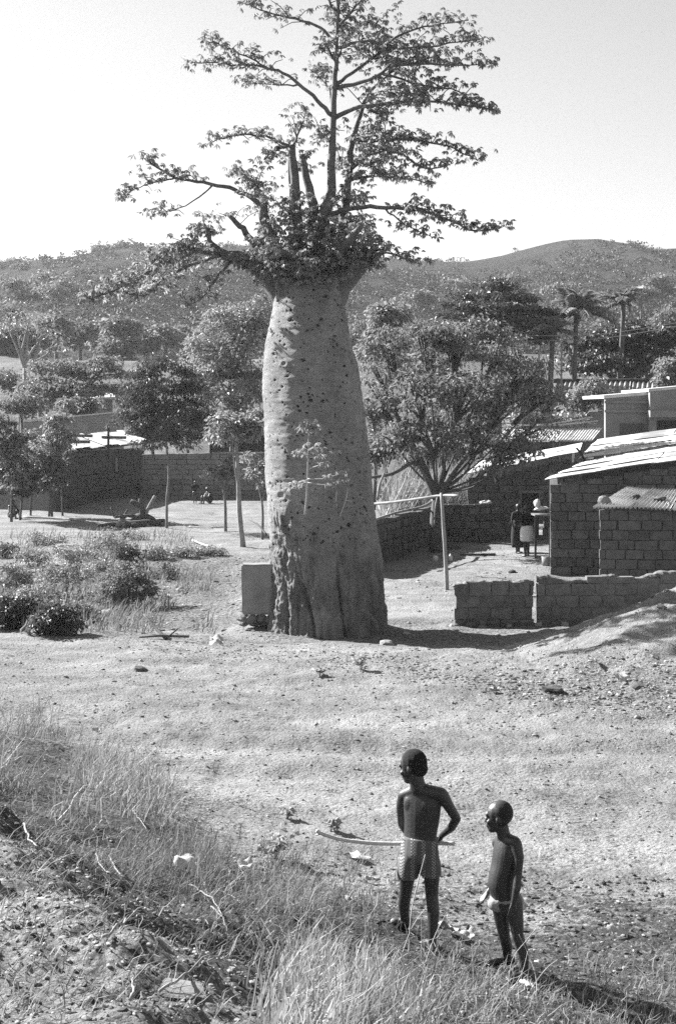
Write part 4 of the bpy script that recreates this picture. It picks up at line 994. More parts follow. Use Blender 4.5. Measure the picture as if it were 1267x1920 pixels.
# trees on the left slope and skyline
hl = [(40, 540, 46, 30, 260, 'wide pale tree on slope at far left'), (95, 520, 30, 24, 290, 'tree on left slope below the leftmost shack'), (36, 496, 26, 9, 380, 'flat-topped tree on skyline at far left'), (196, 470, 16, 9, 400, 'small spreading tree on skyline left of the tall one'), (231, 463, 18, 13, 400, 'taller round tree standing on the left skyline'),
      (110, 545, 40, 22, 240, 'spreading tree mid slope at left'), (205, 525, 30, 22, 300, 'rounded tree on slope under the skyline trees'), (265, 520, 28, 20, 310, 'rounded tree on slope right of the pale roofed shack'), (20, 590, 36, 28, 215, 'pale feathery tree low on slope at left edge'), (330, 510, 26, 16, 320, 'small tree on slope behind drooping branch'),
      (725, 520, 14, 10, 330, 'small pale tree on slope right of giant crown'), (960, 530, 18, 14, 300, 'tree on right slope above the dark layered tree'), (1060, 545, 28, 16, 280, 'spreading tree on right slope under the hilltop'), (1130, 540, 26, 16, 300, 'tree on right slope right of hilltop axis'), (1240, 535, 36, 30, 250, 'large pale tree on slope at right edge'), (1200, 555, 26, 20, 240, 'rounded tree on slope above second palm'), (860, 540, 24, 14, 300, 'tree on slope left of the dark layered tree'), (790, 560, 26, 18, 260, 'tree on slope right of the giant trunk'),
      (1150, 600, 40, 26, 170, 'tree at hill foot between the two palms'), (1245, 600, 34, 24, 175, 'tree at hill foot at right edge'), (1010, 600, 40, 26, 180, 'tree at hill foot left of the tall palm')]
for px, py, rx, ry, d, lab in hl:
    z = float(hill_z((px - CX) / FPX * d, d)); foot = YH + (EYE - z) / d * FPX
    tree('hill_tree', lab, d, (px, foot), ragged(px, py, rx, ry), tr=(.22, .1), nclump=34, per=26, leaf=.0028 * d, clump=.0052 * d, group='trees on the hill slopes', mleaf=M_leaf)

# right side, middle distance
dk = tree('tiered_tree', 'dark tree with flat tiered branches rising above the yard tree', 74, (930, 800),
     [(930, 538, 40, 7), (905, 556, 60, 8), (965, 560, 44, 7), (860, 575, 40, 7, -1), (1000, 585, 44, 7), (935, 580, 56, 10, -1), (850, 590, 30, 6), (965, 602, 60, 10, -.6), (900, 605, 56, 12), (985, 630, 46, 16), (900, 640, 50, 18), (935, 526, 16, 7)],
     trunk_pts=[(932, 700), (935, 600), (936, 528)], tr=(.3, .06), nclump=170, per=60, leaf=.24, clump=.55, flat=.3, mleaf=M_leafd, mbark=M_bark)
tree('almond_tree', 'broad glossy dark tree over the long corrugated roof', 78, (1160, 800),
     [(1110, 650, 50, 30), (1170, 636, 50, 28), (1220, 650, 44, 30), (1250, 625, 36, 30), (1140, 680, 60, 24, -1), (1210, 685, 60, 24, -1), (1085, 680, 30, 26), (1262, 675, 28, 30), (1190, 612, 34, 12)],
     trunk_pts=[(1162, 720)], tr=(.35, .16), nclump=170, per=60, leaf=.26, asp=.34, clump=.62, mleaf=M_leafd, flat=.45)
tree('leafy_tree', 'pale bush at right edge in front of the dark almond tree', 66, (1262, 760), [(1262, 690, 22, 24), (1250, 712, 16, 14)], tr=(.1, .05), nclump=26, per=46, leaf=.25, clump=.4, mleaf=M_leafl)
tree('leafy_bush', 'pale airy bush in front of the corrugated roof', 63, (1095, 800), [(1095, 735, 24, 26), (1120, 752, 22, 24), (1080, 765, 24, 20), (1110, 715, 14, 16)], tr=(.06, .03), nclump=50, per=36, leaf=.2, clump=.36, mleaf=M_leafl, cat='bush')
tree('leafy_tree', 'tall light tree top just right of giant trunk', 66, (720, 860), [(722, 590, 26, 20), (715, 620, 22, 22), (735, 605, 18, 26), (700, 660, 20, 26)], trunk_pts=[(722, 740), (726, 660)], tr=(.1, .05), nclump=56, per=44, leaf=.26, clump=.42, mleaf=M_leafl)

def palm(px, py, r, d, n, label, foot=800):
    c = P(px, py, d); s = d / FPX; b = np.array([c[0] + .3, d, gz1(c[0], d) - .1])
    e = empty('palm_tree', b, label, 'tree', 'coconut palms'); off = -b
    tp = smoothpath([b, (b + c) / 2 + [-.3, 0, 0], c]); mb = MB(); mb.tube(tp, np.linspace(.2, .12, len(tp)), 8, True, .1); o = mb.build('trunk', M_bark, e, True); o.location = off
    for k in range(n):
        a = 2 * math.pi * k / n + RNG.uniform(-.2, .2); el = RNG.uniform(.2, 1.45); ln = r * s * RNG.uniform(.85, 1.25)
        t = np.linspace(0, 1, 12); h = np.array([math.cos(a), math.sin(a), 0])
        rx = np.outer(t * math.cos(el) + .25 * t * t, h) * ln; zz_ = (t * math.sin(el) * 1.0 - (.25 + .4 * math.cos(el)) * t ** 2.4) * ln
        pa = c + rx; pa[:, 2] += zz_
        fm = MB(); fm.tube(pa, np.linspace(.035, .01, 12), 4, False)
        q = np.repeat(pa[1:], 5, 0) + 0; tt = np.repeat(t[1:], 5); tang = np.repeat(np.gradient(pa, axis=0)[1:], 5, 0)
        q = q + tang * RNG.uniform(-.5, .5, (len(q), 1)); tang = unit(tang)
        sd = unit(np.cross(tang, [0, 0, 1.]))
        for sg in (-1, 1):
            dr = unit(sg * sd * .8 + tang * .7 + np.array([0, 0, -.3])); l_ = ln * .36 * (1.05 - .6 * np.abs(tt - .4))
            leaf_faces(fm, q, dr, unit(np.cross(dr, tang) * sg + 1e-3), l_, l_ * .075)
        o = fm.build('frond', mat('palm_leaf', .26, .40, 3, island=.4, translucent=.4, rough=.45, spec=.5, coords='Generated'), e); o.location = off
palm(1080, 590, 66, 74, 19, 'tall coconut palm with wide arching fronds')
palm(1168, 570, 44, 76, 14, 'smaller farther coconut palm to the right')
palm(1036, 622, 46, 73, 12, 'coconut palm half hidden left of the tall one')

# greenery filling the ground between the back yards
fill = [(40, 760, 40, 24, 84, 'leafy bush at far left above the plank house wall'), (250, 745, 34, 26, 100, 'leafy bush behind left shoulder of the mango crown'), (20, 715, 40, 18, 118, 'low bush at far left below the pale field'), (150, 765, 30, 16, 92, 'low bush in front of the block hut'), (400, 790, 40, 24, 86, 'bush above the brick compound wall'), (350, 800, 30, 30, 80, 'dark bush just right of the mango trunk'), (285, 810, 30, 24, 82, 'dark bush behind the mango trunk'),
        (720, 850, 44, 40, 60, 'dark bush behind the left yard wall'), (790, 870, 46, 36, 58, 'dark bush behind the fork of yard tree'), (850, 850, 40, 44, 62, 'dark bush left of the yard house'), (700, 780, 30, 40, 64, 'leafy bush at right edge of the giant trunk'), (900, 800, 60, 36, 66, 'bush behind the yard tree crown'), (820, 780, 60, 44, 68, 'bush behind the middle of yard tree'), (1010, 770, 40, 26, 72, 'bush left of the long corrugated roof'), (980, 720, 40, 40, 70, 'dark bush below the tiered tree'), (760, 700, 50, 50, 72, 'bushy tree behind left part of yard tree'), (860, 700, 60, 50, 72, 'bushy tree behind middle of yard tree crown')]
for px, py, rx, ry, d, lab in fill:
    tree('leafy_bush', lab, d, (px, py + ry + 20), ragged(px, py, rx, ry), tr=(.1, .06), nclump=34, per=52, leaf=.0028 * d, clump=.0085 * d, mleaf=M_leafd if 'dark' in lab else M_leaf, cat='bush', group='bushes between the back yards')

# dry brush heaped on the shack roof
mb = MB()
for k in range(130):
    c = P(random.uniform(955, 1105), random.uniform(778, 800), 62 + random.uniform(-.8, .8)); d_ = rand_dirs(1, -.2, .4)[0]; ln = random.uniform(.3, 1.1)
    mb.tube([c - d_ * ln / 2, c + RNG.normal(0, .05, 3), c + d_ * ln / 2], [.02, .018, .008], 4, False)
for a in ((950, 800, 1110, 782), (970, 797, 1120, 789)): mb.tube([P(a[0], a[1], 61.2), P((a[0] + a[2]) / 2, (a[1] + a[3]) / 2 + 4, 61), P(a[2], a[3], 61.2)], .035, 5)
cc = np.array([P(random.uniform(955, 1100), random.uniform(776, 800), 62 + random.uniform(-.8, .8)) for _ in range(900)])
leaf_faces(mb, cc, unit(rand_dirs(900)), rand_dirs(900, .1, 1), .22, .07)
tag(mb.build('brush_pile', mat('dry_brush', .3, .5, 3, island=.4, coords='Generated')), 'pale dry brush heap piled behind the white shack roof', 'brush')

# ------------------------------------------------------------------ bushes on the rubbish ground
def bush(label, px, py, rx, ry, n=30, per=46, m=None, leaf=.09, group='bushes on the rubbish ground'):
    g = hit(px, py); d = float(g[1])
    return tree('bush', label, d, (px, py), [(px, py - ry, rx, ry), (px - rx * .5, py - ry * .6, rx * .5, ry * .6), (px + rx * .5, py - ry * .7, rx * .5, ry * .6)], tr=(.03, .015), nclump=n, per=per, leaf=leaf, asp=.28, clump=.2, cat='bush', group=group, mleaf=m or M_leaf, mbark=M_wood, shell=.3)
bush('largest leafy bush on rubbish ground left of wall end', 235, 1140, 56, 46, 75, 56)
bush('tall wispy pale bush left of the largest bush', 120, 1120, 44, 52, 46, 34, M_leafl)
bush('dark low bush at far left behind the lane edge', 30, 1178, 44, 32, 48, 56, M_leafd)
bush('dark low bush second along the lane edge', 105, 1188, 40, 26, 40, 56, M_leafd)
bush('upright dark bush behind the largest bush', 238, 1062, 24, 26, 30, 46, M_leafd)
bush('pale weedy bush at far left in the middle of rubbish', 25, 1110, 36, 30, 34, 40, M_leafl)
bush('small dark bush at left edge by the pale sand', 10, 1046, 20, 16, 16, 40, M_leafd)
bush('weedy bush beyond the tall wispy one', 150, 1050, 46, 18, 26, 40, M_leafl)
bush('low pale weeds in front of the log heap', 230, 1012, 44, 10, 20, 40, M_leafl)
for k, (px, py, rx, ry, lab) in enumerate([(60, 1060, 40, 18, 'pale weeds above the far-left dark bush'), (180, 1090, 34, 24, 'pale feathery weeds between two larger bushes'), (75, 1140, 36, 28, 'grey weedy bush left of the wispy one'), (150, 1165, 30, 20, 'low grey weed nearest the lane edge'), (290, 1050, 28, 14, 'low weeds right of the upright dark bush'), (345, 1045, 26, 10, 'flat weeds toward the slim tree'), (200, 1030, 40, 14, 'flat pale weeds beyond the dump'), (90, 1020, 40, 12, 'flat weeds at far side of dump'), (390, 1040, 26, 7, 'flattest weeds near the slim tree foot')]):
    bush(lab, px, py, rx, ry, 26, 34, M_leafl if k % 3 else M_leaf, .085)
bush('thin weed clump at right of the largest bush', 310, 1085, 26, 16, 16, 36)

# ------------------------------------------------------------------ people
M_skin = mat('skin', .028, .042, 5, rough=.44, bump=.2, bscale=80, spec=.5)
M_hair = mat('hair', .015, .03, 40, rough=.9, bump=.8, bscale=160, spec=.2, bdist=.01)
def shorts_mat():
    m = bpy.data.materials.new('patterned_cotton'); m.use_nodes = True; nt = m.node_tree; N = nt.nodes; bs = N['Principled BSDF']; Lk = nt.links.new
    bs.inputs['Roughness'].default_value = .9
    tc = N.new('ShaderNodeTexCoord'); sp = N.new('ShaderNodeSeparateXYZ'); Lk(tc.outputs['Object'], sp.inputs[0])
    def M(o, a, b=0.0):
        q = N.new('ShaderNodeMath'); q.operation = o
        for k, w in enumerate((a, b)):
            if isinstance(w, (int, float)): q.inputs[k].default_value = w
            else: Lk(w, q.inputs[k])
        return q.outputs[0]
    xs_ = M('SINE', M('MULTIPLY', sp.outputs[0], 95.0)); stripe = M('GREATER_THAN', xs_, .35)      # upright bands ...
    dots = M('GREATER_THAN', M('MULTIPLY', M('SINE', M('MULTIPLY', sp.outputs[0], 330.0)), M('SINE', M('MULTIPLY', sp.outputs[2], 330.0))), .1)   # ... of small diamonds
    f = M('MULTIPLY', stripe, dots)
    v = M('ADD', M('MULTIPLY', f, .24), M('ADD', M('MULTIPLY', stripe, -.02), .085))
    Lk(v, bs.inputs['Base Color']); return m
M_shorts = shorts_mat()

def _sphere_rings(k=10, m=12):
    th = np.linspace(0, math.pi, k + 1); a = np.arange(m) / m * 2 * math.pi
    V = np.array([[math.sin(t) * math.cos(p), math.sin(t) * math.sin(p), math.cos(t)] for t in th for p in a])
    Q = [[i * m + j, (i + 1) * m + j, (i + 1) * m + (j + 1) % m, i * m + (j + 1) % m] for i in range(k) for j in range(m)]
    return V, np.array(Q)
_SV, _SQ = _sphere_rings()
class Body:
    """overlapping rounded volumes fused into one continuous skin by voxel remeshing"""
    def __init__(s): s.mb = MB()
    def ell(s, c, r, R=None):
        V = _SV * np.asarray(r, float)
        if R is not None: V = V @ np.asarray(R).T
        s.mb.add(V + np.asarray(c, float), _SQ)
    def cap(s, p, r, q, r2):
        p, q = np.asarray(p, float), np.asarray(q, float); ax = q - p; ln = np.linalg.norm(ax) + 1e-9; ax /= ln
        ref = np.array([0, 1., 0]) if abs(ax[1]) < .9 else np.array([1., 0, 0]); u = np.cross(ax, ref); u /= np.linalg.norm(u); w = np.cross(ax, u)
        rows = []; m = 12; a = np.arange(m) / m * 2 * math.pi
        prof = [(-r * math.cos(t), r * math.sin(t)) for t in np.linspace(.02, math.pi / 2, 5)] + [(ln + r2 * math.sin(t), r2 * math.cos(t)) for t in np.linspace(0, math.pi / 2 - .02, 5)]
        V = np.array([p + ax * h + (math.cos(x) * u + math.sin(x) * w) * rr for h, rr in prof for x in a]); k = len(prof)
        Q = [[i * m + j, i * m + (j + 1) % m, (i + 1) * m + (j + 1) % m, (i + 1) * m + j] for i in range(k - 1) for j in range(m)]
        V = np.vstack([V, [p - ax * r], [q + ax * r2]])
        Tt = [[k * m, (j + 1) % m, j] for j in range(m)] + [[k * m + 1, (k - 1) * m + j, (k - 1) * m + (j + 1) % m] for j in range(m)]
        s.mb.add(V, Q, Tt)
    def loft(s, rings, R, k=20):
        """rings (centre, half width, half depth) from top to bottom, smoothed"""
        c = smoothpath([r_[0] for r_ in rings], len(rings) * 5); t = np.linspace(0, len(rings) - 1, len(c))
        def sm(v): q = smoothpath(np.stack([v, v, v], 1), len(c))[:, 0]; return np.maximum(q, .01)
        w = sm(np.array([r_[1] for r_ in rings])); d = sm(np.array([r_[2] for r_ in rings])); a = np.arange(k) / k * 2 * math.pi; n = len(c)
        V = np.vstack([c[i] + np.outer(np.cos(a) * w[i], R[:, 0]) + np.outer(np.sin(a) * d[i], R[:, 1]) for i in range(n)] + [c[:1], c[-1:]])
        Q = [[i * k + j, (i + 1) * k + j, (i + 1) * k + (j + 1) % k, i * k + (j + 1) % k] for i in range(n - 1) for j in range(k)]
        T_ = [[n * k, j, (j + 1) % k] for j in range(k)] + [[n * k + 1, (n - 1) * k + (j + 1) % k, (n - 1) * k + j] for j in range(k)]
        s.mb.add(V, Q, T_)
    def chain(s, pts, rs):
        for i in range(len(pts) - 1): s.cap(pts[i], rs[i], pts[i + 1], rs[i + 1])
    def done(s, name, m, parent, voxel=.006, it=4, fac=.5):
        me = s.mb.mesh(name); o = bpy.data.objects.new(name, me); COL.objects.link(o)
        md = o.modifiers.new('r', 'REMESH'); md.mode = 'VOXEL'; md.voxel_size = voxel; md.use_smooth_shade = True
        sm = o.modifiers.new('s', 'SMOOTH'); sm.factor = fac; sm.iterations = it
        dg = bpy.context.evaluated_depsgraph_get(); dg.update()
        nm = bpy.data.meshes.new_from_object(o.evaluated_get(dg)); bpy.data.objects.remove(o); nm.name = name
        nm.polygons.foreach_set('use_smooth', np.ones(len(nm.polygons), bool))
        r = link(name, nm, m, parent)
        if parent is not None: r.location = -np.array(parent.location)
        return r
def frame(fw, up=(0, 0, 1)):
    f = unit(np.asarray(fw, float)); u = np.asarray(up, float); u = unit(u - f * np.dot(u, f)); s = np.cross(f, u)   # s = the figure's right
    return s, f, u
def head(B, c, fw, up, h):
    h = h * .93
    """c = centre of the skull, h = head height"""
    s, f, u = frame(fw, up); R = np.stack([s, f, u], 1); k = h
    B.ell(c + u * .10 * k - f * .04 * k, (.355 * k, .43 * k, .40 * k), R)            # skull
    B.ell(c + f * .14 * k - u * .12 * k, (.27 * k, .28 * k, .34 * k), R)            # face
    B.ell(c + f * .24 * k - u * .37 * k, (.16 * k, .16 * k, .13 * k), R)            # chin
    B.ell(c + f * .33 * k + u * .10 * k, (.23 * k, .10 * k, .12 * k), R)            # forehead and brow
    B.ell(c + f * .43 * k - u * .12 * k, (.062 * k, .07 * k, .06 * k), R)           # nose
    B.cap(c + f * .38 * k + u * .02 * k, .035 * k, c + f * .44 * k - u * .12 * k, .05 * k)
    B.ell(c + f * .385 * k - u * .255 * k, (.11 * k, .06 * k, .04 * k), R)          # lips
    B.ell(c + f * .375 * k - u * .31 * k, (.09 * k, .055 * k, .035 * k), R)
    for sg in (-1, 1):
        B.ell(c + s * sg * .36 * k - u * .08 * k - f * .03 * k, (.035 * k, .075 * k, .12 * k), R)   # ears
        B.ell(c + s * sg * .19 * k + f * .30 * k - u * .13 * k, (.09 * k, .08 * k, .09 * k), R)     # cheeks
    return s, f, u
def hand(B, wrist, dirv, palm_n, side, size, curl=.5, thumb=1):
    """palm, four fingers of unequal length and a thumb off the side of the palm"""
    d = unit(np.asarray(dirv, float)); n = np.asarray(palm_n, float); n = unit(n - d * np.dot(n, d)); w = np.cross(d, n)
    k = size
    B.cap(wrist, .15 * k, wrist + d * .12 * k, .17 * k)
    for j, x in enumerate((-.165, -.055, .055, .165)):
        B.cap(wrist + d * .1 * k + w * x * .6 * k, .1 * k, wrist + d * .45 * k + w * x * k, .085 * k)
        ln = (.42, .50, .48, .36)[j] * k; p = wrist + d * .46 * k + w * x * 1.08 * k; a = 0
        for q in range(3):
            a += curl * (.7, 1.0, .8)[q]; e = p + (d * math.cos(a) + n * math.sin(a)) * ln * (.42, .33, .27)[q]
            B.cap(p, (.068, .062, .056)[q] * k, e, (.062, .056, .048)[q] * k); p = e
    p = wrist + d * .12 * k + w * thumb * -.17 * k; e = p + (d * .7 - w * thumb * .55 + n * .35) * .26 * k; e2 = e + (d * .85 + n * .5 * curl) * .24 * k
    B.cap(p, .085 * k, e, .07 * k); B.cap(e, .068 * k, e2, .055 * k)
def foot(B, ankle, toe, h=.02, r=.03):
    ankle, toe = np.asarray(ankle, float), np.asarray(toe, float); f = unit((toe - ankle) * [1, 1, 0]); w = np.array([f[1], -f[0], 0])
    heel = ankle - f * .03; heel[2] = toe[2] + .012
    B.cap(ankle, r * .95, heel, r * .9); B.cap(ankle, r * .9, (ankle + toe) / 2 + [0, 0, .008], r * .8); B.cap(heel, r * .75, toe - f * .03, r * .8)
    B.cap((ankle + toe) / 2, r * .8, toe - f * .025, r * .75)
    for j, x in enumerate((-.026, -.012, .002, .014, .026)):
        B.cap(toe - f * (.03 + .004 * abs(j - 1)) + w * x, .0095, toe - f * (.004 + .006 * abs(j - 1.2)) + w * x * 1.15 - [0, 0, .002], .008)

# --- taller child with the stick, seen from behind
gA = hit(809, 1786); DA = float(gA[1])
def A(px, py, dy=0.0): return P(px, py, DA + dy)
kA = DA / FPX                                                       # metres per photo pixel here
pA = empty('person', gA, 'taller bare-backed child in patterned shorts holding a long stick', 'person')
B = Body()
hA_c = A(774, 1437, .02)
sA, fA, uA = head(B, hA_c, (-.84, .50, -.24), (-.12, .1, 1), 66 * kA)
B.chain([A(779, 1455, .0), A(784, 1478, .0)], [.048, .052])         # neck
B.chain([A(758, 1491, .09), A(784, 1481, .01), A(826, 1489, -.06)], [.040, .048, .044])   # shoulder girdle
R0_ = np.array(Matrix.Rotation(0, 3, 'Z'))
RA = np.array(Matrix.Rotation(math.radians(-36), 3, 'Z')); rA, bA = RA[:, 0], -RA[:, 1]      # chest turned a little to the right
B.loft([(A(x, y, .02), w, d) for x, y, w, d in ((785, 1474, .05, .05), (788, 1485, .10, .06), (791, 1500, .134, .074), (791, 1520, .132, .08), (790, 1540, .124, .078), (788, 1560, .118, .073), (787, 1585, .118, .076), (787, 1600, .108, .074), (787, 1612, .06, .05))], RA)
for sg in (-1, 1): B.ell(A(789, 1508, .02) + rA * .055 * sg + bA * .034, (.055, .036, .07), RA)      # shoulder blades
for k in range(4): B.cap(A(788, 1525 + k * 10, .02) - rA * .05 + bA * .054, .013, A(788, 1520 + k * 11, .02) - rA * .100 + bA * .016, .011)   # ribs
# right arm bent at the elbow, left arm in front
B.chain([A(829, 1492, -.06), A(838, 1507, -.06), A(855, 1535, -.04)], [.044, .037, .030]); B.chain([A(855, 1535, -.04), A(846, 1551, .03), A(828, 1566, .12)], [.030, .029, .020])
hand(B, A(827, 1567, .12), A(823, 1580, .16) - A(827, 1567, .12), np.array([-.6, .6, .2]), 1, .105, 1.0, -1)
B.chain([A(757, 1494, .10), A(752, 1512, .15), A(753, 1545, .24)], [.042, .034, .028]); B.chain([A(753, 1545, .24), A(765, 1568, .22)], [.027, .020])
hand(B, A(766, 1569, .20), A(776, 1580, .21) - A(766, 1569, .20), np.array([.4, -.5, .2]), 1, .105, 1.0, 1)
# legs
LA_f = hit(757, 1743); RA_f = gA
dl = min(max(float(LA_f[1]) - DA, .05), .35)
LA_ank = A(758, 1736, dl); RA_ank = A(810, 1772, -.02)
B.chain([A(768, 1597, .04), A(764, 1640, .08), A(761, 1668, .12)], [.060, .053, .043]); B.chain([A(761, 1668, .12), A(757, 1695, .5 * (.12 + dl)), LA_ank], [.042, .040, .024])
B.chain([A(805, 1597, .02), A(809, 1640, .02), A(809, 1676, .03)], [.060, .053, .043]); B.chain([A(809, 1676, .03), A(812, 1710, .0), RA_ank], [.042, .041, .024])
tl = P(731, 1748, DA + dl + .02); tl[2] = gz1(tl[0], tl[1]) + .02
foot(B, LA_ank, tl); tr_ = RA_ank + np.array([-.05, .17, 0]); tr_[2] = gz1(tr_[0], tr_[1]) + .02; foot(B, RA_ank, tr_)
B.done('body', M_skin, pA, .0055, 7)
H = Body(); s, f, u = frame(fA, uA); R = np.stack([s, f, u], 1); kk = 66 * kA * .93
H.ell(hA_c + u * .13 * kk - f * .07 * kk, (.372 * kk, .42 * kk, .405 * kk), R); H.ell(hA_c - f * .19 * kk - u * .10 * kk, (.30 * kk, .27 * kk, .26 * kk), R)
H.done('hair', M_hair, pA, .006, 2)
def shorts(parent, waist_c, waist_r, hips_c, hips_r, legs, m):
    B = Body()
    B.ell(hips_c, hips_r); 
    for (p, r, q, r2) in legs: B.cap(p, r, q, r2)
    V = []
    return B
Sx = Body()
def open_tube(mb, rings, k=36, thick=.004, rot=None):
    """rings: (centre, rx, ry) from top to bottom; open, with a little thickness and soft folds"""
    n = len(rings); a = np.arange(k) / k * 2 * math.pi; out = []
    for off in (0, -thick):
        for i, (c, rx, ry) in enumerate(rings):
            w = 1 + .035 * np.sin(a * 5 + i * .3) * i / n + .025 * np.sin(a * 9 + 1.3) * i / n
            q_ = rot(i / max(1, n - 1)) if rot else 0.0; ux_, uy_ = (rx + off) * w * np.cos(a), (ry + off) * w * np.sin(a)
            out.append(np.stack([c[0] + ux_ * math.cos(q_) - uy_ * math.sin(q_), c[1] + ux_ * math.sin(q_) + uy_ * math.cos(q_), np.full(k, c[2])], 1))
    V = np.vstack(out); Q = []
    for L_, flip in ((0, 0), (n * k, 1)):
        for i in range(n - 1):
            for j in range(k):
                q = [L_ + i * k + j, L_ + (i + 1) * k + j, L_ + (i + 1) * k + (j + 1) % k, L_ + i * k + (j + 1) % k]; Q.append(q[::-1] if flip else q)
    for i, fl in ((0, 1), (n - 1, 0)):
        for j in range(k):
            q = [i * k + j, n * k + i * k + j, n * k + i * k + (j + 1) % k, i * k + (j + 1) % k]; Q.append(q[::-1] if fl else q)
    mb.add(V, Q)
def lerp(a, b, t): return a + (b - a) * t
Sx.loft([(A(786, y, .025), w, d) for y, w, d in ((1568, .122, .084), (1574, .127, .088), (1588, .131, .096), (1602, .130, .10), (1614, .10, .08))], RA)
I3 = np.eye(3)
Sx.loft([(A(x, y, dy), w, d) for x, y, dy, w, d in ((774, 1592, .045, .062, .085), (770, 1605, .05, .070, .094), (766, 1625, .065, .072, .095), (763, 1642, .078, .074, .094), (763, 1644, .079, .072, .092))], I3, 28)
Sx.loft([(A(x, y, dy), w, d) for x, y, dy, w, d in ((800, 1592, .02, .062, .085), (803, 1605, .022, .068, .094), (806, 1622, .026, .069, .095), (807, 1638, .03, .070, .094), (807, 1640, .03, .068, .092))], I3, 28)
Sx.done('shorts', M_shorts, pA, .005, 3)
mb = MB(); open_tube(mb, [(A(786, 1570 + t * 4, .03), .128, .089) for t in (0, .5, 1)], 36, .006, rot=lambda t: math.radians(-36))
o = mb.build('waistband', mat('waistband', .13, .2, 20), pA, True); o.location = -np.array(pA.location)
sp = smoothpath([A(593, 1557, .12), A(603, 1563, .13), A(640, 1574, .15), A(700, 1581, .17), A(765, 1582, .19), A(820, 1581, .17), A(852, 1582, .16)], 30)
mb = MB(); mb.tube(sp, np.concatenate([[.009, .011], np.linspace(.0125, .0145, 28)]), 8, True, .14); mb.tube([A(603, 1563, .13), A(592, 1566, .13)], [.009, .005], 5)
tag(mb.build('stick', mat('pale_stick', .6, .72, 8, bump=.3, bscale=40), None, True), 'long pale peeled stick held across by the taller child', 'stick')

# --- smaller child facing left
gB = hit(984, 1842); DB = float(gB[1]); kB = DB / FPX
def Bp(px, py, dy=0.0): return P(px, py, DB + dy)
pB = empty('person', gB, 'smaller child in pale briefs standing behind, looking left', 'person')
B = Body(); hB_c = Bp(935, 1531, .0)
sB, fB, uB = head(B, hB_c, (-.92, .30, -.10), (.05, 0, 1), 64 * kB)
B.chain([Bp(941, 1552, .0), Bp(945, 1575, .0)], [.040, .042])
rzB = math.atan2(-.42, -.9); 
def Rz(a): return np.array(Matrix.Rotation(a, 3, 'Z'))
RB = np.stack(frame((-.93, -.36, 0)), 1)                              # columns: right, forward, up
sR, fR, uR = RB[:, 0], RB[:, 1], RB[:, 2]
B.chain([Bp(932, 1581, .085), Bp(945, 1572, .01), Bp(965, 1580, -.07)], [.036, .042, .038])
B.loft([(Bp(x, y, .005), w, d) for x, y, w, d in ((945, 1570, .045, .042), (946, 1582, .08, .055), (946, 1598, .096, .066), (944, 1618, .094, .070), (941, 1640, .090, .078), (940, 1660, .090, .083), (944, 1680, .092, .078), (948, 1698, .087, .07), (948, 1710, .05, .04))], RB)
B.ell(Bp(962, 1688, .03), (.06, .055, .055)) 
# arms
B.chain([Bp(967, 1583, -.075), Bp(972, 1606, -.09), Bp(970, 1641, -.10)], [.037, .032, .026]); B.chain([Bp(970, 1641, -.10), Bp(968, 1665, -.12), Bp(962, 1692, -.13)], [.026, .026, .017])
hand(B, Bp(962, 1693, -.13), Bp(957, 1720, -.14) - Bp(962, 1693, -.13), np.array([-.3, .8, 0]), 1, .095, .25, -1)
B.chain([Bp(934, 1583, .10), Bp(938, 1606, .14), Bp(938, 1642, .17)], [.035, .031, .025]); B.chain([Bp(938, 1642, .17), Bp(916, 1671, .10)], [.025, .017])
hand(B, Bp(915, 1673, .095), Bp(900, 1689, .06) - Bp(915, 1673, .095), np.array([.5, .3, -.6]), 1, .095, .25, 1)
# legs
RBa = hit(950, 1812); db = float(np.clip(RBa[1] - DB, .03, .3)); aR = Bp(950, 1803, db); aL = Bp(984, 1830, .0)
B.chain([Bp(936, 1690, .05), Bp(940, 1725, .08), Bp(944, 1752, .11)], [.056, .046, .037]); B.chain([Bp(944, 1752, .11), Bp(950, 1775, .5 * (.11 + db) + .01), aR], [.036, .035, .021])
B.chain([Bp(962, 1690, -.02), Bp(967, 1725, -.03), Bp(970, 1754, -.03)], [.056, .046, .037]); B.chain([Bp(970, 1754, -.03), Bp(980, 1785, .0), aL], [.036, .035, .021])
t1 = Bp(911, 1817, db - .02); t1[2] = gz1(t1[0], t1[1]) + .02; foot(B, aR, t1, r=.027)
t2 = aL + np.array([-.13, -.06, 0]); t2[2] = gz1(t2[0], t2[1]) + .02; foot(B, aL, t2, r=.027)
B.done('body', M_skin, pB, .005, 7)
H = Body(); s, f, u = frame(fB, uB); R = np.stack([s, f, u], 1); kk = 64 * kB * .93
H.ell(hB_c + u * .125 * kk - f * .09 * kk, (.358 * kk, .385 * kk, .385 * kk), R); H.done('hair', mat('cropped_hair', .02, .035, 40, rough=.8, bump=.4, bscale=200, spec=.3, bdist=.006), pB, .006, 2)
for sg in (-1, 1):
    mb = MB(); mb.add(_SV * .052 * kk + hB_c + s * sg * .15 * kk + f * .375 * kk - u * .02 * kk, _SQ)
    o = mb.build('eye', mat('eye_white', .2, .25, 5, rough=.3), pB, True); o.location = -np.array(pB.location)
Bb = Body(); Bb.ell(Bp(946, 1683, .01), (.102, .088, .045), RB); Bb.ell(Bp(940, 1693, .01) + fR * .03, (.055, .062, .05), RB); Bb.ell(Bp(962, 1690, .03), (.066, .061, .05))
Bb.done('briefs', mat('pale_cotton', .28, .38, 20, bump=.3), pB, .006, 5)

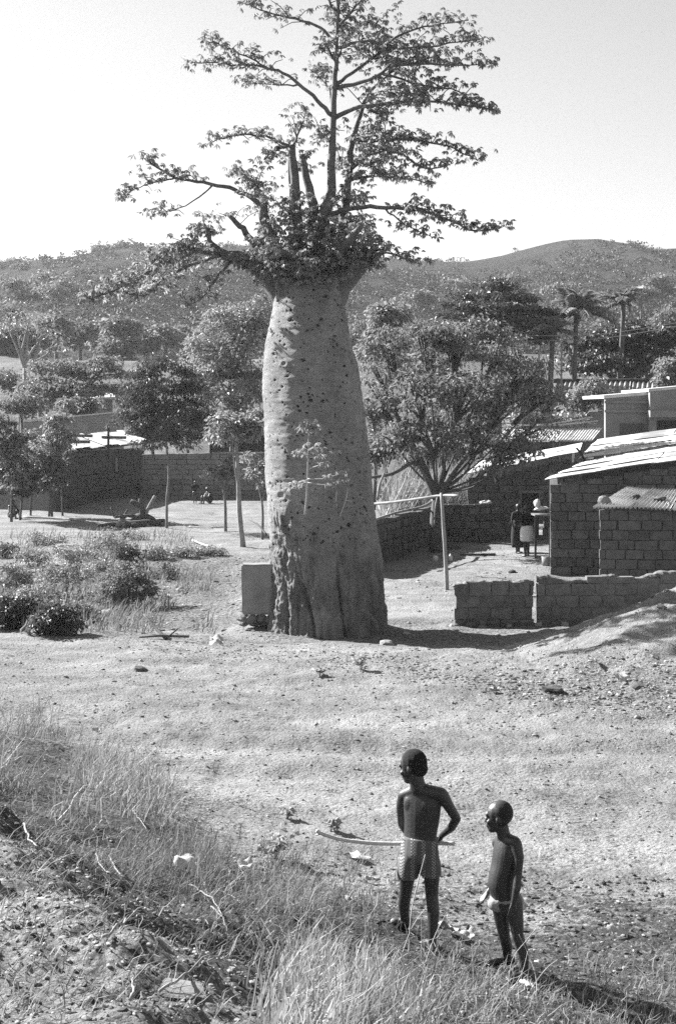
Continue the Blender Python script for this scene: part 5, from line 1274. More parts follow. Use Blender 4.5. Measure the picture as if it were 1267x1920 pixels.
# --- small figures farther off: one template, posed
def far_person(label, foot_, h, fw, top, bottom, pose='stand', lean=0.0, group=None, holds=None):
    e = empty('person', foot_, label, 'person', group); s, f, u = frame(fw); o = np.asarray(foot_, float)
    def W(r, fo, up): return o + s * r * h + f * fo * h + u * up * h
    B = Body(); C1 = Body(); C2 = Body(); k = h
    if pose == 'stand':
        head(B, W(0, .02 + lean, .925), f, (0, 0, 1), .145 * k); B.cap(W(0, .01 + lean, .82), .032 * k, W(0, .015 + lean, .88), .032 * k)
        B.chain([W(-.105, lean * .8, .80), W(0, lean * .8, .815), W(.105, lean * .8, .80)], [.035 * k, .04 * k, .035 * k])
        B.ell(W(0, lean * .7, .72), (.105 * k, .07 * k, .11 * k), np.stack([s, f, u], 1)); B.ell(W(0, lean * .3, .60), (.092 * k, .068 * k, .10 * k), np.stack([s, f, u], 1)); B.ell(W(0, 0, .50), (.10 * k, .078 * k, .075 * k), np.stack([s, f, u], 1))
        for sg in (-1, 1):
            st = .02 * sg
            B.chain([W(.055 * sg, 0, .49), W(.055 * sg, .015 + st, .27), W(.05 * sg, st, .04)], [.055 * k, .038 * k, .022 * k]); B.cap(W(.05 * sg, st - .01, .022), .02 * k, W(.055 * sg, st + .09, .016), .017 * k)
            el = W(.15 * sg, -.02 + lean, .64); wr = W(.11 * sg, .12, .58) if holds else W(.145 * sg, .03 + lean, .50)
            B.chain([W(.12 * sg, lean * .8, .795), el, wr], [.03 * k, .024 * k, .016 * k]); hand(B, wr, (wr - el), -s * sg, 1, .07 * k, .4, -sg)
        C1.ell(W(0, lean * .7, .73), (.118 * k, .085 * k, .12 * k), np.stack([s, f, u], 1)); C1.ell(W(0, lean * .3, .62), (.105 * k, .082 * k, .11 * k), np.stack([s, f, u], 1))
        for sg in (-1, 1): C1.cap(W(.118 * sg, lean * .8, .79), .042 * k, W(.14 * sg, -.01 + lean, .70), .038 * k)
        if bottom:
            mb = MB(); lo = bottom[1]
            open_tube(mb, [(W(0, .0, .60 - (.60 - lo) * t), (.105 + .03 * math.sin(t * 2.6)) * k, (.088 + .02 * math.sin(t * 2.4)) * k) for t in np.linspace(0, 1, 9)], 28, .006)
            q = mb.build(bottom[2], bottom[0], e, True); q.location = -o
    else:   # sitting on the ground, knees drawn up
        head(B, W(0, .08, .47), f, (0, 0, 1), .145 * k); B.cap(W(0, .05, .37), .035 * k, W(0, .07, .43), .032 * k)
        B.chain([W(-.10, .04, .35), W(0, .04, .365), W(.10, .04, .35)], [.036 * k, .042 * k, .036 * k])
        B.ell(W(0, .02, .27), (.105 * k, .075 * k, .11 * k), np.stack([s, f, u], 1)); B.ell(W(0, -.01, .12), (.105 * k, .09 * k, .10 * k), np.stack([s, f, u], 1))
        for sg in (-1, 1):
            B.chain([W(.06 * sg, .0, .07), W(.08 * sg, .22, .23), W(.07 * sg, .27, .03)], [.058 * k, .04 * k, .024 * k]); B.cap(W(.07 * sg, .25, .02), .02 * k, W(.07 * sg, .36, .015), .017 * k)
            B.chain([W(.11 * sg, .04, .345), W(.14 * sg, .12, .22), W(.08 * sg, .24, .21)], [.03 * k, .024 * k, .017 * k]); hand(B, W(.08 * sg, .24, .21), f - s * sg * .6, -u, 1, .07 * k, .4, -sg)
        C1.ell(W(0, .02, .27), (.115 * k, .088 * k, .12 * k), np.stack([s, f, u], 1)); C1.ell(W(0, -.01, .13), (.118 * k, .10 * k, .11 * k), np.stack([s, f, u], 1))
    B.done('body', M_skin, e, .013, 2)
    if top: C1.done('shirt', top, e, .014, 3)
    return e
M_dcloth = mat('dark_cloth', .02, .035, 10); M_gcloth = mat('grey_cloth', .12, .18, 10)
g = hit(987, 1044); far_person('woman in dark top and white wrap standing before the doorway', g, 98 * g[1] / FPX, (-.5, .8, 0), M_dcloth, (mat('white_wrap', .74, .82, 8), .30, 'wrap_skirt'), holds=True)
g = hit(970, 1038); far_person('dark-clothed person close behind the white-wrapped woman', g, 94 * g[1] / FPX, (.5, -.6, 0), M_dcloth, (M_dcloth, .12, 'trousers'))
g = G(366, 68.5); far_person('child standing alone before the brick compound wall', g, 44 * g[1] / FPX, (.2, -1, 0), M_dcloth, None)
g = G(393, 69.0); far_person('person sitting on ground against the brick compound wall', g, 1.5, (-.8, -.6, 0), M_dcloth, None, pose='sit')
g = G(259, 69.0); far_person('child standing behind the log heap by wall corner', g, 40 * g[1] / FPX, (.3, -1, 0), M_dcloth, None)
g = G(22, 60.0); far_person('person sitting among the shrubs at far left', g, 1.5, (.8, -.6, 0), M_gcloth, None, pose='sit')

# ------------------------------------------------------------------ yard furniture and poles
mb = MB(); b0 = hit(838, 1106); mb.tube(smoothpath([b0 - [0, 0, .15], P(835, 1050, b0[1]), P(831, 985, b0[1] - .02), P(827, 924, b0[1])]), np.linspace(.055, .04, 13), 8, True, .12)
tag(mb.build('upright_pole', M_barkl, None, True), 'pale upright pole standing in the yard carrying a rail', 'pole')
mb = MB(); mb.tube(smoothpath([P(690, 946, 37.5), P(740, 941, 36.6), P(790, 934, 35.6), P(827, 929, b0[1] + .06), P(860, 929, 34.0)]), np.linspace(.034, .026, 17), 8, True, .25)
tag(mb.build('rail', M_barkl, None, True), 'long pale crooked rail running from the trunk to the pole', 'rail')
mb = MB(); mb.tube(smoothpath([P(700, 976, 40.4), P(740, 962, 42.6), P(790, 950, 45.2), P(818, 935, 46.5)]), np.linspace(.045, .03, 13), 7, True, .25)
tag(mb.build('wall_top_branch', M_barkl, None, True), 'rough pale branch laid along the top of left yard wall', 'branch')
mb = MB(); mb.tube(smoothpath([P(820, 930, 45.0), P(817, 943, 44.8), P(815, 958, 44.7), P(814, 985, 44.8)]), np.linspace(.03, .02, 13), 6, True, .2)
tag(mb.build('hanging_branch', M_barkl, None, True), 'pale crooked branch hanging beside the yard tree trunk', 'branch')
mb = MB(); mb.tube(smoothpath([P(707, 938, 39.5), P(713, 905, 39.5), P(722, 880, 39.6), P(719, 858, 39.6)]), np.linspace(.045, .02, 13), 6, True, .2)
tag(mb.build('crooked_stake', M_barkl, None, True), 'crooked pale stake rising behind right edge of giant trunk', 'stake')
def lathe(mb, c, prof, k=14):
    c = np.asarray(c, float); a = np.arange(k) / k * 2 * math.pi; V = np.array([[c[0] + r * math.cos(x), c[1] + r * math.sin(x), c[2] + z] for r, z in prof for x in a]); n = len(prof)
    mb.add(V, [[i * k + j, i * k + (j + 1) % k, (i + 1) * k + (j + 1) % k, (i + 1) * k + j] for i in range(n - 1) for j in range(k)])
for px, py, lab in ((816, 1052, 'white squat bottle on yard ground left of pole'), (844, 1052, 'white bottle with neck on yard ground right of pole')):
    g = hit(px, py); mb = MB(); lathe(mb, g, [(0, 0), (.065, 0), (.068, .02), (.066, .12), (.05, .16), (.025, .185), (.025, .215), (0, .215)] if px > 830 else [(0, 0), (.08, 0), (.085, .09), (.07, .14), (.045, .15), (.045, .17), (0, .17)])
    tag(mb.build('bottle', mat('white_plastic', .6, .7, 5, rough=.4), None, True), lab, 'bottle')
# shelf with bundles on the house's side
sh = empty('plank_shelf', P(1015, 965, 41), 'rough plank shelf on posts beside the block house', 'shelf')
mb = MB(); mb.box((0, 0, 0), (.26, .3, .025), .05, .008); mb.build('plank', M_wood, sh)
for x in (-.2, .2):
    mb = MB(); mb.tube([(x, -.2, -.02), (x * 1.05, -.2, -1.0 - .25)], .035, 6); mb.build('leg', M_dark, sh)
stone(P(1012, 955, 41) + [.05, 0, .02], .22, 'white crumpled cloth lying flat on the plank shelf', m=M_white, name='folded_cloth', cat='cloth', flat=.28, seed=31)
stone(P(1009, 945, 41) + [-.03, 0, .0], .12, 'white rounded bundle standing on the plank shelf', m=M_white, name='cloth_bundle', cat='bundle', flat=1.0, seed=32)
mb = MB(); g = hit(1024, 1060); lathe(mb, g, [(0, 0), (.12, 0), (.15, .26), (.135, .26), (.11, .02), (0, .02)]); tag(mb.build('bucket', M_plaster, None, True), 'plain pale bucket beside left corner of block house', 'bucket')
for px, py, r, lab, m in ((845, 1030, .3, 'large grey boulder at foot of the yard tree', M_bark), (862, 1096, .12, 'small pale stone on sunlit yard ground near pole', M_stone), (960, 1074, .12, 'dark stone in the sunlit part of yard', M_dark), (772, 1035, .15, 'grey stone against left yard wall', M_stone), (727, 1209, .14, 'pale stone at right foot of the giant trunk', M_stone), (762, 1190, .08, 'small stone in trunk shadow right of the giant foot', M_stone), (1037, 1296, .15, 'long dark clod at foot of right bank', M_bark), (1200, 1290, .11, 'dark clod near right edge at foot of bank', M_bark), (1238, 1140, .1, 'pale stone near top of right bank', M_stone), (262, 1257, .12, 'low dark clod in lane left of centre', M_bark)):
    g = hit(px, py); stone(g + [0, 0, r * .15], r, lab, m=m, flat=.45, seed=int(px))
mb = MB(); g = hit(895, 1043); mb.box(g + [0, 0, .05], (.55, .06, .035), .05, .01); tag(mb.build('dark_plank', M_dark), 'dark plank lying in the yard shade', 'plank')

# log heap with upturned stump
hs = hit(255, 985); hd = float(hs[1])
st = empty('uprooted_stump', hs, 'upturned dead stump with forked stub branches on log heap', 'stump')
M_burnt = mat('charred_wood', .06, .13, 6, bump=.5, bscale=20)
def sp_(pts, r, name, m=M_burnt):
    mb = MB(); pa = smoothpath([P(q[0], q[1], hd + (q[2] if len(q) > 2 else 0)) for q in pts]); mb.tube(pa, np.linspace(r[0], r[1], len(pa)), 8, True, .2); o = mb.build(name, m, st, True); o.location = -np.array(hs)
sp_([(240, 985), (268, 968), (300, 985)], (.17, .13), 'trunk'); sp_([(268, 970), (265, 950, -.1), (245, 940, -.1)], (.13, .09), 'stub'); sp_([(265, 955), (263, 935)], (.11, .07), 'stub'); sp_([(270, 972), (280, 950), (291, 930)], (.08, .06), 'stub', M_barkl)
sp_([(262, 970), (240, 967, -.2), (215, 970, -.3)], (.08, .05), 'root'); sp_([(215, 970), (208, 950)], (.045, .03), 'root'); sp_([(228, 978), (237, 960), (240, 955)], (.05, .03), 'root')
logs = [(235, 980, 250, 995, .13), (252, 992, 285, 978, .15), (262, 996, 290, 992, .12), (225, 990, 232, 965, .1), (278, 990, 298, 975, .12), (242, 998, 268, 988, .12), (218, 996, 240, 990, .09), (285, 998, 305, 990, .08), (195, 1002, 216, 988, .07)]
lw = ['lying lowest at left of the heap', 'thick one across the middle of heap', 'pale cut end facing out, right of middle', 'propped upright at the left of heap', 'slanting up at right of heap', 'in front at heap centre', 'thin one at left front', 'thin one at right front', 'thin loose one at far left of heap']
for (x0, y0, x1, y1, r), w in zip(logs, lw):
    dx_ = (x1 - x0) * .5; a, b = P(x0 - dx_, y0 + 2, hd - .6 + random.uniform(-.3, .3)), P(x1 + dx_, y1 + 2, hd + random.uniform(-.3, .6)); a[2] = max(a[2], gz1(a[0], a[1]) + r * .6); b[2] = max(b[2], gz1(b[0], b[1]) + r * .6)
    mb = MB(); mb.tube(smoothpath([a, (a + b) / 2 + [0, 0, .03], b]), np.linspace(r, r * .85, 9), 9, True, .15); tag(mb.build('log', M_burnt if random.random() < .5 else M_barkl, None, True), 'dead log ' + w, 'log', 'logs heaped round the stump')

# loose branches and sticks
def loose(label, pts, r, m=M_bark, name='fallen_branch', lift=.02):
    pa = []
    for q in pts:
        if len(q) == 2: g = hit(*q); g[2] += lift + r[0]; pa.append(g)
        else: pa.append(P(*q))
    pa = smoothpath(pa, 12); mb = MB(); mb.tube(pa, np.linspace(r[0], r[1], 12), 6, True, .2); return tag(mb.build(name, m, None, True), label, 'branch')
g = hit(300, 1198)
mb = MB(); mb.tube(smoothpath([P(270, 1152, g[1] + .6), P(290, 1175, g[1] + .3), P(312, 1198, g[1])]), np.linspace(.02, .035, 9), 6, True, .2); mb.tube([g + [-.35, 0, .03], g + [0, .02, .05], g + [.5, .05, .03]], .022, 6); mb.tube([g + [.15, 0, .04], g + [.3, .1, .16]], .014, 5)
tag(mb.build('fallen_branch', M_bark, None, True), 'dark forked dead branch lying at left lane edge', 'branch')
loose('pale stick lying in the yard left of slim tree', [(362, 1016), (380, 1024), (392, 1028)], (.04, .03), M_woodp)
loose('thin pole lying along the left side of brown yard', [(355, 990), (400, 993)], (.03, .02), M_woodp)
loose('bare twiggy branch leaning at left of giant trunk', [(500, 1003, DT + .2), (485, 985, DT + .5), (468, 975, DT + .9)], (.025, .01), M_bark)
for k, (pts, r) in enumerate([([(1010, 1140), (1060, 1132), (1120, 1128)], .025), ([(1020, 1146), (1080, 1138), (1150, 1126)], .02), ([(1030, 1136), (1090, 1136), (1130, 1134)], .018)]):
    loose(['long thin dry stalk nearest the broken wall gap', 'long thin dry stalk reaching farthest right along wall', 'short thin dry stalk between two longer ones by wall'][k], pts, (r, r * .6), M_bark, 'dry_stalk', .03)
# planks and stones of the sandy strip at left
loose('pale long board on ground at left yard path', [(45, 972), (110, 975), (160, 980)], (.05, .04), M_barkl, 'board')

# posts with stays, and wires
for px, py0, py1, d, lab in ((1010, 655, 720, 72, 'thin pale post left of palms behind yard tree'), (1052, 650, 720, 72, 'thin pale post under the tall palm')):
    mb = MB(); mb.tube([P(px, py0, d), P(px - 1, py1 + 90, d)], [.05, .06], 6); tag(mb.build('pole', M_barkl, None, True), lab, 'pole')
for k, (x0, y0, x1, y1) in enumerate(((1012, 660, 1040, 718), (1018, 668, 1034, 718), (1022, 662, 1048, 712))):
    mb = MB(); mb.tube([P(x0, y0, 71.5), P(x1, y1 + 60, 71.0)], .025, 5); tag(mb.build('stay_pole', M_barkl, None, True), ['leftmost slanting', 'middle slanting', 'rightmost slanting'][k] + ' pale stay beside the thin post', 'pole')
for k, (y0, y1) in enumerate(((640, 612), (630, 606))):
    mb = MB(); mb.tube(smoothpath([P(985, y0, 71), P(1130, (y0 + y1) / 2 + 8, 71), P(1300, y1 - 6, 71)], 20), .014, 4); tag(mb.build('wire', M_plaster), ['lower', 'upper'][k] + ' pale overhead wire strung across right trees', 'wire')

# ------------------------------------------------------------------ litter
M_paper = mat('paper_scrap', .45, .58, 10, bump=.3)
def scrap(px, py, w, label, up=.5):
    g = hit(px, py); n = 6; U, V_ = np.meshgrid(np.linspace(-.5, .5, n), np.linspace(-.5, .5, n)); U, V_ = U.ravel(), V_.ravel()
    z = .35 * fbm(np.stack([U * 3 + px, V_ * 3 + py, 0 * U], 1), 2) * w; th = RNG.uniform(0, 3)
    P3 = np.stack([U * w * math.cos(th) - V_ * w * .7 * math.sin(th), U * w * math.sin(th) + V_ * w * .7 * math.cos(th), np.abs(z) + up * (V_ + .5) * w * .8 + .01], 1)
    ii = (np.arange(n - 1)[:, None] * n + np.arange(n - 1)[None, :]).ravel(); Q = np.stack([ii, ii + 1, ii + n + 1, ii + n], 1)
    mb = MB(); mb.add(np.vstack([P3, P3 - [0, 0, .003]]) , np.vstack([Q, Q[:, ::-1] + n * n])); o = mb.build('litter_scrap', M_paper, None, True); o.location = g
    return tag(o, label, 'litter', 'pale litter scraps')
for a in ((842, 1754, .13, 'pale crumpled scrap right of the taller child foot'), (876, 1762, .09, 'small pale scrap between the two children'), (978, 1706, .1, 'pale scrap just right of smaller child hip'), (1153, 1755, .12, 'white scrap right of the smaller child'), (345, 1630, .15, 'white scrap in the grass on left bank'), (462, 1632, .12, 'pale scrap on the bank near leafy weed'), (698, 1658, .11, 'pale scrap left of the taller child legs'), (655, 1695, .09, 'small pale scrap below the held stick'), (670, 1612, .2, 'long thin pale husk under the stick', .1),
          (990, 1860, .1, 'pale scrap by smaller child heel'), (1010, 1820, .09, 'small pale scrap right of smaller child ankle'), (225, 1140, .45, 'large white scrap under the largest bush'), (180, 1128, .4, 'white scrap left of largest bush foot'), (310, 1120, .3, 'white scrap on rubbish right of largest bush'), (200, 1160, .35, 'white scrap below largest bush near lane'), (340, 1112, .25, 'rightmost white scrap on the rubbish'), (150, 1150, .3, 'white scrap among left bushes'), (406, 1210, .25, 'white scrap left of the wall end'), (925, 1300, .15, 'small white scrap in lane by right bank'), (1110, 1245, .2, 'pale scrap halfway up right bank'), (1165, 1280, .22, 'pale scrap low on right bank'), (182, 1375, .1, 'pale scrap in the left grass')):
    scrap(*a)
# curved bark slab in the foreground
g = hit(332, 1862); n = 14; mb = MB(); U = np.linspace(-.5, .5, n); k = 9; a = np.linspace(-1.2, 1.2, k); V = []
for off in (0, -.012):
    for u_ in U:
        for x in a: w = .05 * (1 - (2 * u_) ** 4 * .7); V.append([u_ * .20, (w + off) * math.sin(x) * 1.1, (w + off) * math.cos(x) * .35 + .01 + .03 * u_ * u_])
Q = [[L_ + i * k + j, L_ + (i + 1) * k + j, L_ + (i + 1) * k + j + 1, L_ + i * k + j + 1] for L_ in (0, n * k) for i in range(n - 1) for j in range(k - 1)]
mb.add(V, Q); o = mb.build('bark_slab', mat('dry_husk', .22, .34, 12, bump=.5, stretch=(1, 6, 6)), None, True); o.location = g + [0, 0, .0]; o.rotation_euler = (.25, .05, -.25); tag(o, 'curved dry bark slab lying on gravel in left foreground', 'bark')

# ------------------------------------------------------------------ pebbles and clods
bm = bmesh.new(); bmesh.ops.create_icosphere(bm, subdivisions=1, radius=1); ICV = np.array([v.co[:] for v in bm.verts]); ICF = np.array([[v.index for v in f.verts] for f in bm.faces]); bm.free()
def pebbles(name, X, Y, S, m, label, flat=.6):
    n = len(X); Z = gz(X, Y); k = len(ICV)
    sc_ = S[:, None] * np.stack([RNG.uniform(.7, 1.4, n), RNG.uniform(.6, 1.1, n), RNG.uniform(.35, .8, n) * flat / .6], 1)
    V = ICV[None] * (1 + .5 * (RNG.random((n, k, 1)) - .5)) * sc_[:, None, :]
    a = RNG.uniform(0, 6.28, n); ca, sa = np.cos(a)[:, None], np.sin(a)[:, None]
    V = np.stack([V[..., 0] * ca - V[..., 1] * sa, V[..., 0] * sa + V[..., 1] * ca, V[..., 2]], -1) + np.stack([X, Y, Z + S * .12], 1)[:, None, :]
    F = (ICF[None] + (np.arange(n) * k)[:, None, None]).reshape(-1, 3)
    return tag(link(name, me_np(name, V.reshape(-1, 3), F), m), label, 'gravel', kind='stuff')
M_peb = mat('pebble', .2, .34, 3, island=.55, coords='Object'); M_clod = mat('dark_clod', .05, .12, 3, island=.6)
def region(n, pxr, pyr):
    px = RNG.uniform(*pxr, n); py = RNG.uniform(*pyr, n); return px, py
def proj(px, py, iters=14):
    z = np.full(len(px), .3)
    for _ in range(iters):
        d = np.clip((EYE - z) * FPX / (py - YH), 3, 120); X = (px - CX) / FPX * d; z = .5 * z + .5 * gz_macro(X, d)
    return X, d
n = 15000; X = RNG.uniform(-2.6, .9, n); Y = RNG.uniform(3.8, 9.5, n); s_ = .837 * X + .547 * Y - 2.67; k = s_ < .25 + .3 * RNG.random(n); X, Y = X[k], Y[k]
pebbles('gravel', X, Y, .0045 + .012 * RNG.random(len(X)) ** 3.5, M_peb, 'bright coarse gravel covering the near left bank')
n = 4200; X = RNG.uniform(-2.6, .9, n); Y = RNG.uniform(3.8, 9.5, n); s_ = .837 * X + .547 * Y - 2.67; k = s_ < .4; X, Y = X[k], Y[k]
pebbles('clods', X, Y, .005 + .014 * RNG.random(len(X)) ** 3, M_clod, 'dark crumbs of soil among the near gravel')
n = 5200; X = RNG.uniform(-1.0, 4.2, n); Y = RNG.uniform(6.0, 11.5, n)
pebbles('litter_soil', X, Y, .006 + .02 * RNG.random(n) ** 3, M_clod, 'dark clods and leaf litter on ground round the children')
n = 2200; X = RNG.uniform(-1.0, 4.2, n); Y = RNG.uniform(6.0, 11.5, n)
pebbles('gravel', X, Y, .006 + .014 * RNG.random(n) ** 3, M_peb, 'pale pebbles on ground round the two children')
n = 4200; px, py = region(n, (0, 1267), (1205, 1620)); X, Y = proj(px, py)
pebbles('gravel', X, Y, (.005 + .014 * RNG.random(n) ** 5) * np.clip(Y / 12, .8, 1.7), M_peb, 'scattered pebbles and clods over the lane')
n = 3000; px, py = region(n, (0, 1267), (1205, 1700)); X, Y = proj(px, py)
pebbles('clods', X, Y, (.005 + .013 * RNG.random(n) ** 4) * np.clip(Y / 12, .8, 1.7), M_clod, 'small dark clods and droppings speckled over lane')
n = 4200; X = RNG.uniform(2.2, 7.0, n); Y = RNG.uniform(17.8, 26, n); k = RNG.random(n) < .4 + .6 * (Y < 21.5); X, Y = X[k], Y[k]
pebbles('gravel', X, Y, .009 + .035 * RNG.random(len(X)) ** 5, M_peb, 'stones and rubble spilling down the right bank')
n = 3600; X = RNG.uniform(-9, -1.2, n); Y = RNG.uniform(27, 44, n)
pebbles('rubbish', X, Y, .012 + .06 * RNG.random(n) ** 6, mat('rubbish_mix', .06, .36, 2.0, island=.8), 'pale and dark rubbish strewn over ground left of trunk', flat=.4)
n = 1500; X = RNG.uniform(-2, 8, n); Y = RNG.uniform(25.5, 48, n)
pebbles('gravel', X, Y, .012 + .05 * RNG.random(n) ** 6, M_peb, 'small stones about the trunk foot and walled yard')

def along(n, pts, sd):
    t = RNG.uniform(0, len(pts) - 1.001, n); i = t.astype(int); f = t - i; p = np.array(pts, float)
    q = p[i] * (1 - f)[:, None] + p[i + 1] * f[:, None]; return proj(q[:, 0] + RNG.normal(0, sd * 2, n), np.maximum(q[:, 1] + RNG.normal(0, sd, n), 1130))
n = 1300; X, Y = along(n, [(250, 1200), (420, 1215), (560, 1222), (680, 1240), (800, 1262)], 13)
pebbles('rubble', X, Y, .008 + .028 * RNG.random(n) ** 4, mat('rubble_mix', .08, .3, 2.5, island=.6), 'broken rubble along lane edge before the giant trunk', flat=.5)
n = 1900; X, Y = along(n, [(740, 1238), (860, 1275), (1000, 1296), (1140, 1312), (1290, 1335)], 13)
pebbles('rubble', X, Y, .008 + .036 * RNG.random(n) ** 5, MATS['rubble_mix'], 'broken rubble along the foot of right bank', flat=.5)
# ------------------------------------------------------------------ dry grass and stalks
def grass(name, X, Y, Lh, lean, m, label, wid=.0028, var=.5, curl=.5):
    n = len(X); Z = gz(X, Y); a = RNG.normal(lean[0], 1.0, n); tl = np.abs(RNG.normal(lean[1], .3, n))
    Ln = Lh * RNG.uniform(1 - var, 1 + var, n); h = np.stack([np.cos(a), np.sin(a), 0 * a], 1)
    k = 5; t = np.linspace(0, 1, k); pts = np.zeros((n, k, 3))
    for i, q in enumerate(t):
        ang_ = tl * (.4 + curl * 1.3 * q)
        pts[:, i] = np.stack([X, Y, Z - .01], 1) + h * (np.sin(ang_) * q * Ln)[:, None] + np.array([0, 0, 1.]) * (np.cos(ang_) * q * Ln)[:, None]
    pts[:, 1:] += RNG.normal(0, .017, (n, k - 1, 3)) * Ln[:, None, None] / .3
    th = RNG.uniform(-.9, .9, n); w = np.stack([np.cos(th), np.sin(th), 0 * th], 1)
    wd = wid * RNG.uniform(.6, 1.5, n)[:, None, None] * np.array([1, .95, .85, .6, .15])[None, :, None]
    V = np.stack([pts - w[:, None] * wd, pts + w[:, None] * wd], 2).reshape(-1, 3)
    b = (np.arange(n) * k * 2)[:, None]; i = np.arange(k - 1)[None, :] * 2
    Q = np.stack([b + i, b + i + 1, b + i + 3, b + i + 2], -1).reshape(-1, 4)
    return tag(link(name, me_np(name, V, Q), m), label, 'grass', kind='stuff')
M_straw = mat('dry_straw', .24, .42, 2, island=.4, translucent=.25, rough=.6); M_strawd = mat('grey_weed', .22, .36, 2, island=.5, translucent=.2)
def tufts(n, per, pxr, pyr, rad, keep=None):
    px, py = region(n, pxr, pyr)
    if keep is not None: k = keep(px, py); px, py = px[k], py[k]
    X, Y = proj(px, py); X = np.repeat(X, per) + RNG.normal(0, rad, len(X) * per); Y = np.repeat(Y, per) + RNG.normal(0, rad, len(Y) * per); return X, Y
# left slope
patchy = lambda px, py: fbm(np.stack([px * .012, py * .016, 0 * px], 1), 3) > -.12
X, Y = tufts(300, 20, (-60, 420), (1310, 1580), .10, lambda px, py: (py > 1310 + px * .55) & (py < 1500 + px * .35) & patchy(px, py))
grass('dry_grass', X, Y, .34, (.2, .45), M_straw, 'thin dry grass leaning right on the left slope', .0034)
X, Y = tufts(190, 16, (120, 720), (1480, 1760), .07, lambda px, py: (py > 1430 + px * .35) & (py < 1600 + px * .3) & patchy(px, py))
grass('dry_grass', X, Y, .20, (.2, .5), M_strawd, 'short dry grass along the dark bank foot', .0022)
X, Y = tufts(85, 18, (520, 790), (1810, 2030), .05, lambda px, py: (py > 1810 + np.maximum(px - 640, 0) * .8))
grass('dry_grass', X, Y, .23, (.15, .42), mat('bright_straw', .3, .52, 2, island=.35, translucent=.25, rough=.6), 'tall bright dry grass clump at bottom centre', .0034)
X, Y = tufts(150, 8, (790, 1290), (1810, 1990), .08)
grass('dry_grass', X, Y, .15, (.5, .8), M_straw, 'sparse dry stalks at bottom right', .0024)
X, Y = tufts(70, 12, (480, 740), (1580, 1720), .06)
grass('dry_grass', X, Y, .13, (.3, .6), M_strawd, 'low weedy grass below the held stick', .002)
X, Y = tufts(420, 16, (-20, 900), (1440, 1990), .09, lambda px, py: (py > 1490 + px * .34) & (py < 1640 + px * .42))
grass('tangled_grass', X, Y, .20, (.4, 1.05), mat('tangled_stem', .10, .34, 2, island=.6, translucent=.15), 'tangled dry weeds and stems down the dark bank', .0022, var=.7, curl=.7)
n = 5200; px, py = region(n, (-20, 400), (1000, 1190)); X, Y = proj(px, py); k = fbm(np.stack([X * .8, Y * .4, 0 * X], 1), 3) > -.1 + .5 * sstep(250, 400, px); X, Y = X[k], Y[k]
grass('rough_weeds', X, Y, .30, (.4, .5), mat('weed_stem', .16, .36, 2, island=.5, translucent=.3), 'rough weeds covering the rubbish ground at left', .010, var=.7)
X, Y = tufts(200, 6, (0, 560), (1600, 1920), .08)
grass('dry_grass', X, Y, .10, (.3, .9), M_strawd, 'stray dry stems over the near gravel', .002)
# grasses behind the yard wall
n = 1500; X = RNG.uniform(1.6, 4.6, n); Y = RNG.uniform(50.5, 53, n)
grass('tall_grass', X, Y, 2.0, (.2, .35), M_leafl, 'tall pale grass growing behind the yard wall', .02)
# individual stalks in front of the children
for k, (pts, r, lab) in enumerate([([(765, 1770, -.5), (770, 1720, -.5), (782, 1660, -.5), (797, 1602, -.5)], .0055, 'tall bare stalk crossing in front of the taller child shorts'), ([(745, 1762, -.5), (772, 1740, -.5), (800, 1700, -.5)], .004, 'slanting stalk in front of the taller child left calf'), ([(790, 1795, -.5), (815, 1755, -.5), (835, 1715, -.5)], .004, 'slanting stalk in front of the taller child right ankle'), ([(790, 1770, -.3), (790, 1730, -.3), (786, 1700, -.3)], .003, 'short upright stalk between the taller child ankles'),
         ([(950, 1860, -.3), (960, 1800, -.3), (985, 1765, -.3), (1005, 1740, -.3)], .0035, 'bent stalk in front of smaller child shins'), ([(940, 1880, -.3), (975, 1830, -.3), (990, 1780, -.3)], .003, 'thin stalk before smaller child ankle'), ([(980, 1880, -.3), (1020, 1820, -.3), (1060, 1790, -.3), (1110, 1760, -.3)], .004, 'long stalk slanting right beside smaller child'), ([(888, 1860, -.4), (886, 1800, -.4), (884, 1770, -.4)], .0035, 'upright stalk left of the smaller child foot'), ([(905, 1880, -.4), (925, 1840, -.4), (935, 1815, -.4)], .003, 'short stalk just left of smaller child ankle'), ([(1000, 1900, -.5), (1005, 1840, -.4), (990, 1790, -.3), (972, 1752, -.3)], .003, 'arched stalk over smaller child near foot')]):
    pa = np.array([P(a, b, (DA if k < 4 else DB) + c) for a, b, c in pts]); pa[0][2] = min(pa[0][2], gz1(pa[0][0], pa[0][1]) - .01)
    mb = MB(); pa = smoothpath(pa, 16); mb.tube(pa, np.linspace(r, r * .5, 16), 5, True, .1)
    tag(mb.build('dry_stalk', M_woodp, None, True), lab, 'stalk')
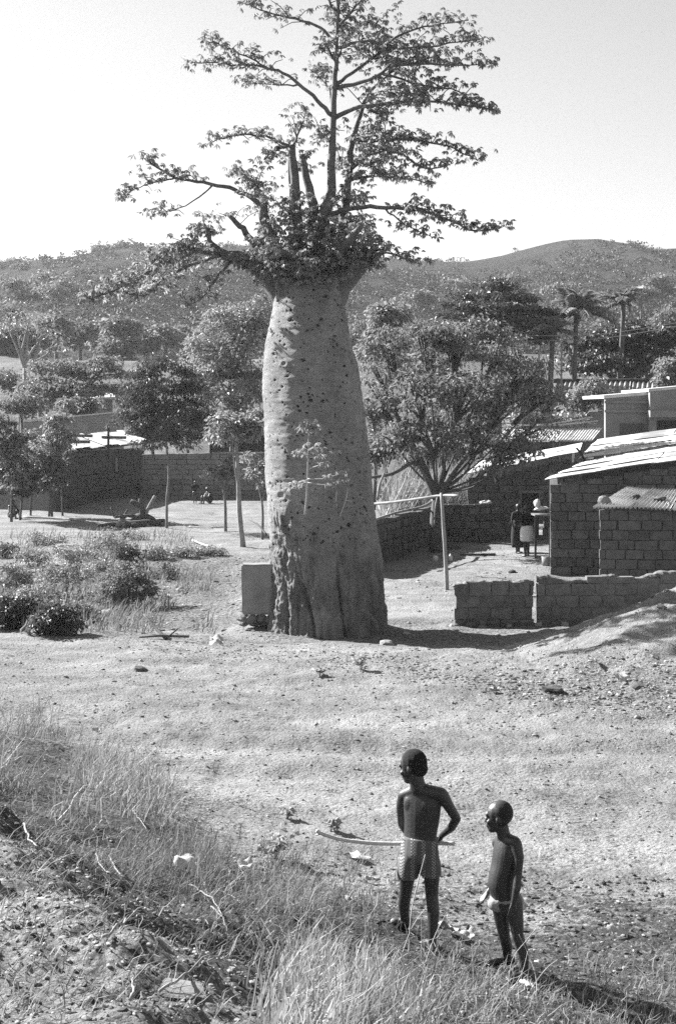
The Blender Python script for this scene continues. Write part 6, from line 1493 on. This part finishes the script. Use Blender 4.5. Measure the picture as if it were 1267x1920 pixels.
# twigs and roots on the near bank
tw = [[(70, 1575), (100, 1598), (150, 1600)], [(205, 1612), (225, 1650), (262, 1672), (300, 1678)], [(180, 1612), (200, 1640), (230, 1662)], [(355, 1670), (395, 1700), (425, 1755)], [(395, 1715), (412, 1735), (430, 1762)], [(370, 1660), (410, 1672), (445, 1700)], [(190, 1780), (230, 1760), (262, 1742)], [(300, 1885), (355, 1850), (400, 1802)], [(245, 1520), (285, 1500), (300, 1480)], [(250, 1530), (265, 1545), (275, 1558)], [(430, 1506), (460, 1515), (475, 1522)], [(245, 1895), (252, 1880), (250, 1860)], [(45, 1560), (60, 1600), (90, 1620)], [(350, 1640), (380, 1655), (390, 1690)]]
twl = ['near left edge of bank', 'curling along the dark bank lip', 'short one on bank lip at left', 'pale one hanging down the dark bank', 'pale one beside the hanging one', 'arching to the right on dark bank', 'lying on bright gravel', 'rising from the bark slab', 'in the left grass', 'small curl in left grass', 'pale short one at far slope', 'small one at bottom left', 'at far left edge of gravel', 'below the white scrap']
for pts, w in zip(tw, twl):
    pa = []
    for q in pts: g = hit(*q); g[2] += .012 + .05 * RNG.random(); pa.append(g)
    pa = smoothpath(pa, 14) + RNG.normal(0, .004, (14, 3)); mb = MB(); mb.tube(pa, np.linspace(.006, .0025, 14), 5, True, .25); mb.tube([pa[7], pa[7] + [.05, .02, .05], pa[7] + [.09, .03, .06]], [.004, .003, .002], 4)
    tag(mb.build('dry_twig', mat('grey_twig', .22, .36, 9, bump=.3), None, True), 'dry twig ' + w, 'twig', 'dry twigs on the near bank')
# broad-leaved weeds
def weed(px, py, h, n, label, size=.07):
    g = hit(px, py); e = empty('leafy_weed', g, label, 'weed'); mb = MB(); lf = MB()
    for k in range(n):
        top = np.array([RNG.normal(0, .35 * h), RNG.normal(0, .3 * h), h * RNG.uniform(.5, 1.1)]); mb.tube([(0, 0, -.02), top * .5 + [0, 0, .03], top], [.004, .003, .002], 4)
        for q in (1, .75, .5):
            p = np.repeat((top * q)[None], 3, 0); d_ = rand_dirs(3, -.2, .5); leaf_faces(lf, p, d_, unit(rand_dirs(3, .2, 1)), size * RNG.uniform(.7, 1.2, 3), size * .38)
    mb.build('stem', M_wood, e); lf.build('foliage', MATS['shoot_leaf'], e)
weed(515, 1608, .20, 9, 'pale broad-leaved weed on slope left of stick'); weed(540, 1535, .12, 4, 'small pale weed behind the broad-leaved weed'); weed(620, 1560, .10, 4, 'small pale weed at tip of the held stick')
weed(600, 1268, .15, 4, 'low weed at foot of lane left of trunk shadow', .08); weed(678, 1255, .2, 5, 'low pale weed in lane below the giant trunk', .08)
for o in bpy.data.objects:
    n_ = o.name.split('.')[0]
    if n_ in ('crown', 'branches', 'twigs', 'shoot_leaves', 'foliage') and o.parent is not None: o['kind'] = 'stuff'

# ------------------------------------------------------------------ thin dry haze of the valley
mb = MB(); mb.box((0, 1300, 36.5), (2600, 2300, 41.5)); o = mb.build('haze', None); o['kind'] = 'stuff'; o['label'] = 'thin pale dusty haze over the valley'; o['category'] = 'haze'
hz = bpy.data.materials.new('haze'); hz.use_nodes = True; hz.node_tree.nodes.clear()
pv = hz.node_tree.nodes.new('ShaderNodeVolumePrincipled'); pv.inputs['Color'].default_value = (.9, .9, .9, 1); pv.inputs['Density'].default_value = .00022; pv.inputs['Anisotropy'].default_value = .3
ho = hz.node_tree.nodes.new('ShaderNodeOutputMaterial'); hz.node_tree.links.new(pv.outputs[0], ho.inputs['Volume']); o.data.materials.append(hz)
